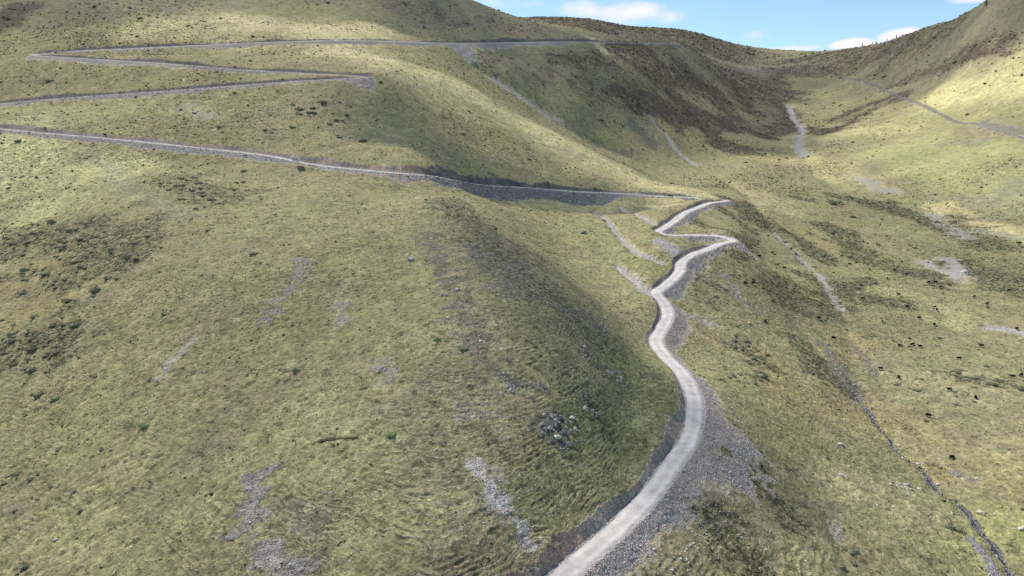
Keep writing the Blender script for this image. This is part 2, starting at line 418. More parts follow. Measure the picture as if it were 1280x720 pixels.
for pl, r, a in [([(20,300),(90,300),(150,320)],28,.75),([(20,430),(50,415),(85,430)],13,.8),([(215,225),(290,245)],22,.5),([(130,340),(90,355)],10,.6)]:
    m = paint(pl, r, (.155,.15,.10), a * .6, seed=int(400 + r), rough=1.1); SHR = np.maximum(SHR, m * a)
for pl, r, col, a in [([(0,175),(50,200),(130,215)],40,(.42,.41,.19),.8),([(0,230),(60,260),(20,280)],16,(.36,.36,.17),.5),([(330,560),(420,570),(480,640)],24,(.27,.275,.14),.6),([(500,420),(420,470),(380,520)],20,(.22,.235,.12),.5),([(100,640),(200,660)],20,(.27,.26,.13),.5),  # first two strokes: sunlit left slope painted lighter
                      ([(1150,560),(1230,560)],18,(.31,.29,.14),.5),([(1060,610),(1120,640)],14,(.31,.28,.16),.5),([(1130,370),(1170,380),(1190,400)],16,(.33,.32,.15),.6),([(920,230),(980,260)],22,(.33,.30,.16),.6),([(1000,340),(960,330)],12,(.29,.30,.14),.6),
                      ([(1200,690),(1270,640),(1290,680)],10,(.30,.31,.10),.7),([(1150,480),(1220,470)],25,(.31,.285,.17),.5),([(640,250),(760,262)],14,(.30,.30,.14),.5),([(690,245),(760,250),(850,255)],10,(.34,.33,.17),.5)]:
    paint(pl, r, col, a, seed=int(430 + r), rough=1.0, soft=.9)
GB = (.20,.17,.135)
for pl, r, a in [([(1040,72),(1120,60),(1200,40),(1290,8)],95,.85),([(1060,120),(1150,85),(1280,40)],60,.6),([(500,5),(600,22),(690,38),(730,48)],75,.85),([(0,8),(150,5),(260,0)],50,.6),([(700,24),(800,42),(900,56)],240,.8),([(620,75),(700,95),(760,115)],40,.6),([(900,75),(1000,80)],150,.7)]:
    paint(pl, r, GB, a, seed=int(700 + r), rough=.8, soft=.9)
for pl, r, a in [([(1000,345),(1050,360),(1090,350)],9,.7),([(940,270),(1000,300),(1040,330)],9,.7),([(1110,330),(1160,345)],9,.8),([(1160,350),(1180,362)],5,.8),([(1050,245),(1110,262),(1180,285)],12,.6),([(1210,340),(1270,350)],10,.6),
                 ([(990,245),(1010,250)],10,.7),([(900,260),(930,280),(925,320)],7,.5),([(1000,430),(1030,470),(1060,490)],6,.7),([(870,345),(900,360)],5,.5),([(920,430),(960,460)],6,.5),([(1200,470),(1250,480)],6,.6)]:
    m = paint(pl, r, (.135,.13,.085), a, seed=int(720 + r), rough=1.2); SHR = np.maximum(SHR, m)
# spur with thin rocky turf
m = paint([(560,250),(620,310),(680,370),(740,420)], 17, (.15,.14,.105), .75, seed=160, soft=.9, rough=.8); SHR = np.maximum(SHR, m * .5)
m = paint([(650,380),(700,450),(740,500)], 13, (.13,.14,.08), .6, seed=161)
m = paint([(780,450),(810,500),(780,560),(700,640)], 14, (.13,.15,.062), .7, seed=162)
m = paint([(480,120),(540,170),(620,205)], 30, (.13,.135,.08), .7, seed=163, soft=.9)  # upper flank: its shadow put into the colour as darker turf
m = paint([(700,270),(760,300),(800,330)], 22, (.20,.21,.085), .7, seed=164)
print('paint1', round(time.time() - T0, 1))
def scree(pl, rad, col=SCR, amt=.9, **k):
    global ROCK
    if max(col) < .31: col = tuple(c * 1.95 for c in col)
    k['rough'] = k.get('rough', .8) * 1.35; k.setdefault('soft', .85)
    m = paint(pl, rad, col, amt, **k); ROCK = np.maximum(ROCK, m * amt); return m
scree([(742,262),(760,275),(780,300),(800,315),(830,328)], 2.6, seed=170, rough=.4)
scree([(775,258),(800,268),(818,280)], 2.2, seed=171, rough=.5)
scree([(770,330),(785,340),(800,352),(812,364)], 3.0, seed=172, rough=.5)
scree([(812,143),(822,158),(835,172),(842,184),(856,196),(868,204)], 5, seed=173, rough=.5)
scree([(790,150),(800,165),(815,178)], 17, (.12,.12,.12), .6, seed=174)
scree([(985,130),(992,148),(1003,160),(998,178),(1006,190)], 8, seed=175, rough=.8)
scree([(960,90),(935,92),(960,100)], 30, (.13,.125,.13), .5, seed=176)
scree([(612,92),(640,110),(670,131),(700,148)], 5, seed=177, rough=1.0)
scree([(700,150),(735,172),(790,190)], 9, (.15,.14,.12), .5, seed=178, rough=1.2)
scree([(965,285),(975,300),(985,310)], 2, seed=179, rough=.8); scree([(993,316),(1012,338)], 2.4, seed=180, rough=.8); scree([(1024,345),(1040,370),(1050,385)], 3.0, seed=181, rough=.8)
scree([(1155,328),(1175,338),(1200,345)], 7, seed=182, rough=1.1); scree([(1185,325),(1200,345),(1195,350)], 7, seed=183, rough=.9)
scree([(1165,270),(1190,285),(1215,300)], 9, seed=184, rough=1.2, amt=.6); scree([(1075,222),(1095,232),(1112,240)], 9, seed=185, rough=1, amt=.7)
scree([(1240,408),(1262,412),(1290,420)], 4.5, seed=186, rough=1.0); scree([(1230,285),(1280,300)], 12, (.2,.19,.18), .45, seed=187, rough=1)
scree([(1048,96),(1092,107),(1142,129),(1186,146),(1219,154.5),(1253,164.6),(1290,178)], 3.5, (.16,.15,.15), .8, seed=188, rough=.6)
scree([(1225,155),(1255,162),(1285,170)], 12, (.19,.175,.17), .6, seed=189)
scree([(1180,180),(1230,175)], 12, (.15,.14,.13), .35, seed=190); scree([(1230,255),(1280,230)], 25, (.19,.18,.15), .4, seed=191)
scree([(865,330),(885,350),(915,368),(950,390)], 2.0, (.15,.15,.14), .8, seed=192, rough=1); scree([(850,385),(870,395),(895,405)], 2.6, seed=193, rough=1, amt=.7)
scree([(1065,425),(1085,450),(1100,470)], 2.0, (.15,.14,.13), .6, seed=194, rough=1.1); scree([(1030,430),(1055,465),(1070,490)], 4.0, (.13,.125,.11), .7, seed=195, rough=1.2)
scree([(826,299),(838,310),(848,321)], 6.5, (.5,.48,.5), .9, seed=220, rough=.4)
scree([(905,345),(920,365)], 3.5, (.42,.40,.40), .6, seed=221, rough=1.2)
scree([(44,70),(75,71.5),(115,73)], 6, (.5,.48,.5), .85, seed=222, rough=.5)
# near slope bare patches
scree([(595,585),(610,600),(622,625)], 3.2, seed=200, rough=.9); scree([(622,625),(645,655),(660,680)], 2.6, seed=201, rough=1.0)
scree([(320,600),(310,635),(318,665),(335,690),(365,712)], 4.0, (.21,.19,.19), .85, seed=202, rough=1.2)
scree([(370,640),(395,660)], 3.2, (.2,.17,.16), .5, seed=203, rough=1.2)
scree([(372,325),(375,345),(350,372),(335,400)], 3.0, (.21,.18,.17), .8, seed=204, rough=1.3); scree([(425,380),(430,400)], 2.6, PINK, .6, seed=205, rough=1.3)
scree([(240,425),(215,450),(200,472)], 1.8, PINK, .75, seed=206, rough=1.2); scree([(480,455),(485,475)], 2.5, PINK, .6, seed=207, rough=1.3)
scree([(535,290),(560,350),(585,400),(600,450)], 6, (.15,.135,.125), .5, seed=208, rough=1.4); scree([(650,480),(680,520),(700,545)], 5, (.13,.125,.12), .7, seed=209, rough=1.3)
scree([(740,450),(770,470)], 5, (.13,.125,.12), .55, seed=210, rough=1.3); scree([(570,515),(600,520)], 4, PINK, .55, seed=211, rough=1.3)
scree([(590,310),(620,360),(650,330)], 7, (.14,.13,.125), .45, seed=212, rough=1.4); scree([(700,385),(740,400)], 5, (.13,.12,.12), .45, seed=213, rough=1.4)
scree([(120,190),(160,230),(230,270)], 8, (.17,.16,.15), .3, seed=214, rough=1.2); scree([(230,135),(260,145)], 9, PINK, .4, seed=215, rough=1.2)
scree([(1040,650),(1048,670)], 1.6, PINK, .7, seed=216, rough=1.2)
scree([(1195,590),(1215,600)], 2.0, (.19,.18,.2), .6, seed=217); scree([(1213,675),(1235,700),(1245,725)], 2.0, (.21,.20,.22), .9, seed=218, rough=.6)
scree([(1125,605),(1140,620)], 1.5, SCR, .5, seed=219, rough=1)
RISER *= 1 - ROCK; CREST *= 1 - ROCK * .7
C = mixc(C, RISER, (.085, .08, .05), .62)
C = mixc(C, CREST, (.38, .35, .235), .45)  # straw crests and soil risers, with edge light and shade in the colour
C *= (1 + .55 * np.clip(TUFT, -.8, .8) * np.clip(1.3 - R_ / 700, .2, 1) * keep)[..., None]
n4 = fbm(X, Y, 28, 4, 262, gain=.7); n5 = fbm(X, Y, 90, 3, 263)
C = mixc(C, sstep(.12, .55, n4 + .3 * n5) * (1 - ROCK), (.205, .165, .125), .45)
C = mixc(C, sstep(.2, .6, -n4 + .2 * n5) * (1 - ROCK), (.24, .25, .10), .45)
# turf crack (a small slip)
QC = pix_line([(392,557),(405,552),(420,551),(444,549)], 1.0)
D, S, H, SD = line_field(QC, 3)
crack = (D + fbm(X, Y, 1.2, 2, 230) * .25 < .38).astype(np.float32)
C = mixc(C, crack, (.03, .024, .018)); Z -= crack * .6
# stream bed
Q = stream
sm_ = 1 - sstep(.3, 1.3, Dstream + .7 * fbm(X, Y, 9, 3, 233))
C = mixc(C, sm_, (.20, .195, .20)); ROCK = np.maximum(ROCK, sm_)
# road banks
rn = fbm(X, Y, 7, 4, 240, gain=.6); rn2 = fbm(X, Y, 30, 2, 241)
fillc = np.where((rn2 > .12)[..., None], np.array((.62, .51, .455), np.float32), np.array((.52, .475, .46), np.float32))
rn3 = fbm(X, Y, 9, 3, 248)
cutc = np.where((rn2 * .4 + rn3 * .8 > .05)[..., None], np.array((.62, .44, .35), np.float32), np.array((.50, .42, .37), np.float32))
nearpink = ((Y > 156) & (Y < 186) & (RID == 0)).astype(np.float32)[..., None]; fillc = fillc * (1 - nearpink * .8) + np.array((.62, .51, .455), np.float32) * nearpink * .8
sl2 = (sstep(-75, -45, X + 8 * rn) * sstep(100, 50, X + 12 * rn) * (Y > 440) * (RID == 0)).astype(np.float32)[..., None]; fillc = fillc * (1 - sl2) + np.array((.27, .255, .275), np.float32) * sl2
fm = np.clip(FILL * sstep(-.45, -.1, rn + .75 - .012 * DR) * (1 - .7 * (RID == 1) * sstep(60, 170, X)), 0, 1)[..., None]; FILL = FILL * fm[..., 0]; C = C * (1 - fm) + fillc * fm
cut_shade = (sstep(-75, -48, X + 8 * rn) * sstep(110, 70, X + 8 * rn) * (Y > 440)).astype(np.float32); cut_shade = np.maximum(cut_shade, ((X > 60) & (Y > 260) & (RID == 0)).astype(np.float32) * .7) * (RID == 0)
cut_shade = np.maximum(cut_shade, (RID == 1) * .85)[..., None]  # dark tone of cut banks in shade, put into their colour
pinky = ((X < -100) & (Y < 520) & (RID == 0)).astype(np.float32)[..., None]
cutc = cutc * (1 - cut_shade) + np.array((.22, .20, .20), np.float32) * cut_shade; cutc = cutc * (1 - .8 * pinky) + np.array((.46, .37, .33), np.float32) * .8 * pinky
streak = fbm(RS, DR * .12, .9, 3, 245, gain=.7)
cm = CUT[..., None]; C = C * (1 - cm) + cutc * cm * (1 + .35 * streak + .35 * rn)[..., None]
orr = onroad[..., None]; C = np.where(orr, np.array((.56, .53, .51), np.float32), C)
# dark humus edge on top of the cut
ROCK = np.clip(np.maximum(ROCK, np.maximum(FILL * .9, CUT * .85)), 0, 1)
SHR = SHR * (1 - ROCK)
SHR = np.maximum(SHR, .35 * sstep(.0, .5, fbm(X, Y, 120, 3, 250)) * (1 - ROCK) * np.clip(R_ / 500, .1, 1))
GR = keep * (1 - ROCK)
lum = (C @ np.array((.3, .6, .1), np.float32))[..., None]
grn = (1 - ROCK[..., None]) * (~orr)
C = C * (1 - .34 * grn) + lum * np.array((1.04, 1.0, .90), np.float32) * .34 * grn
C = C * (1 + grn * np.array((.73, .655, .37), np.float32)); C = np.clip(C, 0, .8)
print('paint', round(time.time() - T0, 1))

# ------------------------------------------------------------------ materials
def newmat(name):
    m = bpy.data.materials.new(name); m.use_nodes = True
    nt = m.node_tree; b = nt.nodes['Principled BSDF']; b.inputs['Roughness'].default_value = .9
    b.inputs['Specular IOR Level'].default_value = .2
    return m, nt, b
def nd(nt, t, **k):
    n = nt.nodes.new(t)
    for a, v in k.items(): setattr(n, a, v)
    return n
def simple(name, col, rough=.8, var=.25, scale=3.0, bump=0.0, metal=0, spec=.3):
    m, nt, b = newmat(name)
    tc = nd(nt, 'ShaderNodeTexCoord'); nz = nd(nt, 'ShaderNodeTexNoise'); nz.inputs['Scale'].default_value = scale; nz.inputs['Detail'].default_value = 5
    nt.links.new(tc.outputs['Object'], nz.inputs['Vector'])
    cr = nd(nt, 'ShaderNodeValToRGB')
    cr.color_ramp.elements[0].position = .3; cr.color_ramp.elements[1].position = .7
    cr.color_ramp.elements[0].color = tuple(c * (1 - var) for c in col) + (1,); cr.color_ramp.elements[1].color = tuple(min(1, c * (1 + var)) for c in col) + (1,)
    nt.links.new(nz.outputs['Fac'], cr.inputs['Fac']); nt.links.new(cr.outputs['Color'], b.inputs['Base Color'])
    b.inputs['Roughness'].default_value = rough; b.inputs['Metallic'].default_value = metal; b.inputs['Specular IOR Level'].default_value = spec
    if bump:
        bp = nd(nt, 'ShaderNodeBump'); bp.inputs['Strength'].default_value = bump; bp.inputs['Distance'].default_value = .1
        nt.links.new(nz.outputs['Fac'], bp.inputs['Height']); nt.links.new(bp.outputs['Normal'], b.inputs['Normal'])
    return m

def terrain_mat():
    m, nt, b = newmat('turf')
    L = nt.links.new
    b.inputs['Roughness'].default_value = 1; b.inputs['Specular IOR Level'].default_value = .05
    geo = nd(nt, 'ShaderNodeNewGeometry')
    col = nd(nt, 'ShaderNodeAttribute', attribute_name='tint'); rk = nd(nt, 'ShaderNodeAttribute', attribute_name='rock'); sh = nd(nt, 'ShaderNodeAttribute', attribute_name='shrubby')
    def noise(scale, detail=4, rough=.6, vec=None, dist=0):
        n = nd(nt, 'ShaderNodeTexNoise'); n.inputs['Scale'].default_value = scale; n.inputs['Detail'].default_value = detail; n.inputs['Roughness'].default_value = rough; n.inputs['Distortion'].default_value = dist
        L(vec or geo.outputs['Position'], n.inputs['Vector']); return n.outputs['Fac']
    def mapr(x, a, b_, c, d, clamp=True):
        n = nd(nt, 'ShaderNodeMapRange'); n.clamp = clamp
        for i, v in enumerate((a, b_, c, d)): n.inputs[i + 1].default_value = v
        L(x, n.inputs[0]); return n.outputs[0]
    def mth(op, x, y=None, clamp=False):
        n = nd(nt, 'ShaderNodeMath', operation=op); n.use_clamp = clamp
        for i, v in enumerate((x, y)):
            if v is None: continue
            if hasattr(v, 'is_linked') or hasattr(v, 'links'): L(v, n.inputs[i])
            else: n.inputs[i].default_value = v
        return n.outputs[0]
    def mix(f, a, b_, bt='MIX'):
        n = nd(nt, 'ShaderNodeMix', data_type='RGBA', blend_type=bt)
        for s, v in ((n.inputs[0], f), (n.inputs[6], a), (n.inputs[7], b_)):
            if isinstance(v, tuple): s.default_value = v
            elif isinstance(v, (int, float)): s.default_value = v
            else: L(v, s)
        return n.outputs[2]
    vm = nd(nt, 'ShaderNodeVectorMath', operation='MULTIPLY'); vm.inputs[1].default_value = (1, 1, 4.5); L(geo.outputs['Position'], vm.inputs[0]); zv = vm.outputs[0]
    f_fine = noise(2.6, 6, .75, zv); f_mid = noise(.6, 6, .75, zv); f_big = noise(.13, 9, .75)
    # brightness variation of the sward
    v1 = mapr(f_fine, .3, .7, .55, 1.5); v2 = mapr(f_mid, .3, .7, .68, 1.34); v3 = mapr(f_big, .34, .66, .74, 1.26)
    vv = mth('MULTIPLY', mth('MULTIPLY', v1, v2), v3)
    cc = nd(nt, 'ShaderNodeCombineColor'); [L(vv, cc.inputs[i]) for i in range(3)]
    base = mix(1.0, col.outputs['Color'], cc.outputs[0], 'MULTIPLY')
    # straw tips against green
    base = mix(mth('MULTIPLY', mapr(noise(1.1, 3, .6, zv), .52, .66, 0, .5), mth('SUBTRACT', 1.0, rk.outputs['Fac'])), base, (.25, .225, .13, 1))
    # dark low shrub clumps
    vo = nd(nt, 'ShaderNodeTexVoronoi'); vo.inputs['Scale'].default_value = .22; vo.inputs['Randomness'].default_value = 1
    L(geo.outputs['Position'], vo.inputs['Vector'])
    clump = mth('ADD', vo.outputs['Distance'], mapr(noise(.9, 3, .6), 0, 1, -.35, .35))
    cm_ = mth('MULTIPLY', mapr(clump, .12, .30, 1, 0), sh.outputs['Fac'])
    dk = mapr(noise(.35, 5, .75), .50, .62, 0, 1)
    cm2 = mth('MAXIMUM', cm_, mth('MULTIPLY', dk, mth('MULTIPLY', mth('ADD', sh.outputs['Fac'], .12), .9)))
    base = mix(cm2, base, (.062, .062, .042, 1))
    # heath: brown scrub with straw showing between
    hn = noise(.035, 11, .78); hm = mth('MULTIPLY', mapr(mth('ADD', hn, mth('MULTIPLY', nd(nt, 'ShaderNodeAttribute', attribute_name='heath').outputs['Fac'], .16)), .56, .64, 0, 1), mapr(nd(nt, 'ShaderNodeAttribute', attribute_name='heath').outputs['Fac'], .03, .4, 0, .85))
    hcol = mix(mapr(noise(.05, 6, .7), .42, .6, 0, 1), (.155, .125, .095, 1), (.20, .145, .105, 1))
    base = mix(hm, base, hcol)
    vd = nd(nt, 'ShaderNodeTexVoronoi'); vd.inputs['Scale'].default_value = .27; vd.inputs['Randomness'].default_value = 1; L(geo.outputs['Position'], vd.inputs['Vector'])
    vdc = nd(nt, 'ShaderNodeSeparateColor'); L(vd.outputs['Color'], vdc.inputs[0])
    dot = mth('MULTIPLY', mapr(mth('SUBTRACT', mth('ADD', vd.outputs['Distance'], mapr(f_mid, .3, .7, -.12, .12)), mth('MULTIPLY', vdc.outputs[0], .22)), .02, .10, 1, 0), mapr(noise(.02, 3, .6), .38, .54, .08, .62))
    base = mix(mth('MULTIPLY', dot, mth('SUBTRACT', 1.0, rk.outputs['Fac'])), base, (.075, .075, .048, 1))
    spk = mth('MULTIPLY', mapr(noise(.16, 8, .85), .565, .61, 0, .8), mth('SUBTRACT', 1.0, rk.outputs['Fac']))
    base = mix(spk, base, (.09, .085, .055, 1))
    # sheep-track ledges: pale lip, dark riser, edge light put into grass and soil colour
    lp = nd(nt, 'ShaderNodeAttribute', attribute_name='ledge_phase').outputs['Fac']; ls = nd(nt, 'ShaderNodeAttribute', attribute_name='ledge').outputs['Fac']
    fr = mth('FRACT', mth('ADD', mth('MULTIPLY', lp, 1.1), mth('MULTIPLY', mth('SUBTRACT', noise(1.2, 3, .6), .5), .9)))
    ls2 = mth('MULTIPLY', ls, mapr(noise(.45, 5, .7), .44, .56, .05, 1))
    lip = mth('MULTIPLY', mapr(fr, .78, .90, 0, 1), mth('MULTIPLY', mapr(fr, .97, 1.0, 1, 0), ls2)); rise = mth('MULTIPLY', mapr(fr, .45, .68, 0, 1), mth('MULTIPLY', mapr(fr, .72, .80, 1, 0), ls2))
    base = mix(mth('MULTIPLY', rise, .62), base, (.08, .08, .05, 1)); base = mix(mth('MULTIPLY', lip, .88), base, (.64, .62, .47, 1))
    # stones
    vs = nd(nt, 'ShaderNodeTexVoronoi'); vs.inputs['Scale'].default_value = 2.4; L(geo.outputs['Position'], vs.inputs['Vector'])
    vs2 = nd(nt, 'ShaderNodeTexVoronoi'); vs2.inputs['Scale'].default_value = .8; L(geo.outputs['Position'], vs2.inputs['Vector'])
    sv = mth('MULTIPLY', mapr(vs.outputs['Distance'], .05, .6, 1.35, .6), mapr(vs2.outputs['Distance'], .1, .8, 1.15, .85))
    cs = nd(nt, 'ShaderNodeCombineColor'); [L(sv, cs.inputs[i]) for i in range(3)]
    stone = mix(1.0, col.outputs['Color'], cs.outputs[0], 'MULTIPLY')
    stone = mix(.12, stone, mix(1.0, col.outputs['Color'], vs.outputs['Color'], 'MULTIPLY'))
    rfrac = mapr(mth('ADD', rk.outputs['Fac'], mapr(f_mid, .3, .7, -.38, .38)), .38, .62, 0, 1)
    fin = mix(rfrac, base, stone)
    L(fin, b.inputs['Base Color'])
    # relief
    hgt = mth('ADD', mth('MULTIPLY', f_fine, .35), mth('MULTIPLY', f_mid, .55))
    hgt = mth('ADD', hgt, mth('MULTIPLY', cm2, .8))
    hs = mth('MULTIPLY', mapr(vs.outputs['Distance'], 0, .7, .18, 0), rfrac)
    hgt = mth('ADD', mth('MULTIPLY', hgt, mth('SUBTRACT', 1.0, mth('MULTIPLY', rfrac, .7))), mth('MULTIPLY', mapr(fr, .55, .95, 0, .30), ls2))
    bp = nd(nt, 'ShaderNodeBump'); bp.inputs['Strength'].default_value = .9; bp.inputs['Distance'].default_value = 1.4
    L(mth('ADD', hgt, hs), bp.inputs['Height']); L(bp.outputs['Normal'], b.inputs['Normal'])
    return m

def grid_mesh(name, X, Y, Z, mat, attrs):
    nr, na = X.shape
    me = bpy.data.meshes.new(name)
    nv = nr * na
    co = np.empty((nv, 3), np.float32); co[:, 0] = X.ravel(); co[:, 1] = Y.ravel(); co[:, 2] = Z.ravel()
    me.vertices.add(nv); me.vertices.foreach_set('co', co.ravel())
    idx = np.arange(nv, dtype=np.int32).reshape(nr, na)
    q = np.stack([idx[:-1, :-1], idx[:-1, 1:], idx[1:, 1:], idx[1:, :-1]], -1)[..., ::-1].reshape(-1, 4)
    nf = len(q)
    me.loops.add(nf * 4); me.loops.foreach_set('vertex_index', np.ascontiguousarray(q.ravel()))
    me.polygons.add(nf); me.polygons.foreach_set('loop_start', np.arange(0, nf * 4, 4, dtype=np.int32))
    me.polygons.foreach_set('use_smooth', np.ones(nf, bool))
    me.update(calc_edges=True)
    for n, (kind, arr) in attrs.items():
        a = me.attributes.new(n, kind, 'POINT')
        if kind == 'FLOAT_COLOR':
            c4 = np.ones((nv, 4), np.float32); c4[:, :3] = arr.reshape(-1, 3); a.data.foreach_set('color', c4.ravel())
        else:
            a.data.foreach_set('value', arr.astype(np.float32).ravel())
    me.materials.append(mat)
    o = bpy.data.objects.new(name, me); COL.objects.link(o)
    return o
MAT_TURF = terrain_mat()
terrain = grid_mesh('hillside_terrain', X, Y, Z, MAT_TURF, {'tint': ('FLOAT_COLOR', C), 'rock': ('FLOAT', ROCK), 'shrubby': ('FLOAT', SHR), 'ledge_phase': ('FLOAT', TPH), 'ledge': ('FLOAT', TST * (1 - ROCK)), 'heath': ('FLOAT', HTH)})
terrain['kind'] = 'structure'
print('mesh', round(time.time() - T0, 1))
#@@OBJECTS_BEGIN
# ------------------------------------------------------------------ objects: helpers
def link(name, me, mat=None, parent=None, loc=None):
    o = bpy.data.objects.new(name, me); COL.objects.link(o)
    if mat is not None and me is not None and not me.materials: me.materials.append(mat)
    if parent is not None: o.parent = parent
    if loc is not None: o.location = loc
    return o
def empty(name, loc=(0, 0, 0), rz=0):
    o = bpy.data.objects.new(name, None); COL.objects.link(o); o.location = loc; o.rotation_euler = (0, 0, rz); o.empty_display_size = .3
    return o
def tag(o, label=None, cat=None, group=None, kind=None):
    for k, v in (('label', label), ('category', cat), ('group', group), ('kind', kind)):
        if v: o[k] = v
    return o
KIDS = {}
def kids(o): return KIDS.get(o.name, [])
def part(name, me, mat, parent, loc=None):
    o = link(name, me, mat, parent, loc); KIDS.setdefault(parent.name, []).append(o); return o
def copy_tree(o, parent=None):
    c = o.copy(); COL.objects.link(c)
    if parent is not None: c.parent = parent; KIDS.setdefault(parent.name, []).append(c)
    for ch in list(kids(o)): copy_tree(ch, c)
    return c
def bm_mesh(name, bm, smooth=False):
    me = bpy.data.meshes.new(name); bm.to_mesh(me); bm.free()
    if smooth: me.polygons.foreach_set('use_smooth', [True] * len(me.polygons))
    return me
def np_mesh(name, verts, faces_flat, nper, mat=None, smooth=False):
    me = bpy.data.meshes.new(name); nv = len(verts); nf = len(faces_flat) // nper
    me.vertices.add(nv); me.vertices.foreach_set('co', np.asarray(verts, np.float32).ravel())
    me.loops.add(nf * nper); me.loops.foreach_set('vertex_index', np.asarray(faces_flat, np.int32))
    me.polygons.add(nf); me.polygons.foreach_set('loop_start', np.arange(0, nf * nper, nper, dtype=np.int32))
    if smooth: me.polygons.foreach_set('use_smooth', np.ones(nf, bool))
    me.update(calc_edges=True)
    if mat: me.materials.append(mat)
    return me
def add_box(bm, c, s, bevel=0, rot=None):
    r = bmesh.ops.create_cube(bm, size=1); vs = r['verts']
    for v in vs: v.co = Vector((v.co.x * s[0], v.co.y * s[1], v.co.z * s[2]))
    if rot: bmesh.ops.rotate(bm, verts=vs, cent=(0, 0, 0), matrix=rot)
    bmesh.ops.translate(bm, verts=vs, vec=c)
    if bevel:
        es = list({e for v in vs for e in v.link_edges}); bmesh.ops.bevel(bm, geom=es, offset=bevel, segments=2, affect='EDGES')
def add_cyl(bm, c, r, h, axis='Z', seg=20, r2=None):
    from mathutils import Matrix
    M_ = Matrix.Identity(4)
    if axis == 'Y': M_ = Matrix.Rotation(math.pi / 2, 4, 'X')
    if axis == 'X': M_ = Matrix.Rotation(math.pi / 2, 4, 'Y')
    bmesh.ops.create_cone(bm, cap_ends=True, segments=seg, radius1=r, radius2=r if r2 is None else r2, depth=h, matrix=Matrix.Translation(c) @ M_)
def skin(name, joints, edges, radii, root=0, sub=1, mat=None):
    me = bpy.data.meshes.new(name); me.from_pydata(joints, edges, []); o = bpy.data.objects.new(name, me); COL.objects.link(o)
    md = o.modifiers.new('s', 'SKIN'); md.use_smooth_shade = True
    sv = me.skin_vertices[0].data
    for i, r in enumerate(radii): sv[i].radius = r if isinstance(r, tuple) else (r, r); sv[i].use_root = (i == root)
    sb = o.modifiers.new('b', 'SUBSURF'); sb.levels = sub; sb.render_levels = sub
    dg = bpy.context.evaluated_depsgraph_get(); dg.update()
    m2 = bpy.data.meshes.new_from_object(o.evaluated_get(dg)); bpy.data.objects.remove(o)
    m2.name = name
    m2.materials.clear()
    if mat: m2.materials.append(mat)
    return m2
from mathutils import Vector, Matrix, noise as mnoise
def gpt(u, v): 
    x, y, z = hit2(u, v); return x, y, z
def face_to(u, v, u2, v2):
    a = hit2(u, v); b = hit2(u2, v2); return math.atan2(b[1] - a[1], b[0] - a[0])
# --- materials
M_ROAD, ntr, br = newmat('gravel_roadway')
def road_mat():
    nt = ntr; L = nt.links.new; b = br
    b.inputs['Roughness'].default_value = .95; b.inputs['Specular IOR Level'].default_value = .1
    geo = nd(nt, 'ShaderNodeNewGeometry'); at = nd(nt, 'ShaderNodeAttribute', attribute_name='across')
    n1 = nd(nt, 'ShaderNodeTexNoise'); n1.inputs['Scale'].default_value = .22; n1.inputs['Detail'].default_value = 6; n1.inputs['Roughness'].default_value = .7; L(geo.outputs['Position'], n1.inputs['Vector'])
    n2 = nd(nt, 'ShaderNodeTexNoise'); n2.inputs['Scale'].default_value = 6; n2.inputs['Detail'].default_value = 4; L(geo.outputs['Position'], n2.inputs['Vector'])
    # wheel tracks swept pale, loose stones between them and at the edges
    m1 = nd(nt, 'ShaderNodeMath', operation='ABSOLUTE'); L(at.outputs['Fac'], m1.inputs[0])
    wr = nd(nt, 'ShaderNodeValToRGB'); L(m1.outputs[0], wr.inputs['Fac'])
    e = wr.color_ramp.elements; e[0].position = 0; e[0].color = (.53, .505, .49, 1); e[1].position = 1; e[1].color = (.44, .42, .405, 1)
    for p, c in ((.25, .55), (.42, .61), (.6, .61), (.8, .53)):
        q = e.new(p); q.color = (c, c * .955, c * .935, 1)
    mx = nd(nt, 'ShaderNodeMix', data_type='RGBA', blend_type='MULTIPLY'); mx.inputs[0].default_value = 1
    cr = nd(nt, 'ShaderNodeValToRGB'); cr.color_ramp.elements[0].position = .3; cr.color_ramp.elements[0].color = (.70, .69, .71, 1); cr.color_ramp.elements[1].position = .7; cr.color_ramp.elements[1].color = (1.2, 1.17, 1.13, 1)
    L(n1.outputs['Fac'], cr.inputs['Fac']); L(wr.outputs['Color'], mx.inputs[6]); L(cr.outputs['Color'], mx.inputs[7])
    mx2 = nd(nt, 'ShaderNodeMix', data_type='RGBA', blend_type='MULTIPLY'); mx2.inputs[0].default_value = 1
    cr2 = nd(nt, 'ShaderNodeValToRGB'); cr2.color_ramp.elements[0].position = .3; cr2.color_ramp.elements[0].color = (.80, .80, .80, 1); cr2.color_ramp.elements[1].position = .7; cr2.color_ramp.elements[1].color = (1.14, 1.13, 1.12, 1)
    L(n2.outputs['Fac'], cr2.inputs['Fac']); L(mx.outputs[2], mx2.inputs[6]); L(cr2.outputs['Color'], mx2.inputs[7]); L(mx2.outputs[2], b.inputs['Base Color'])
    bp = nd(nt, 'ShaderNodeBump'); bp.inputs['Strength'].default_value = .4; bp.inputs['Distance'].default_value = .1; L(n2.outputs['Fac'], bp.inputs['Height']); L(bp.outputs['Normal'], b.inputs['Normal'])
road_mat()
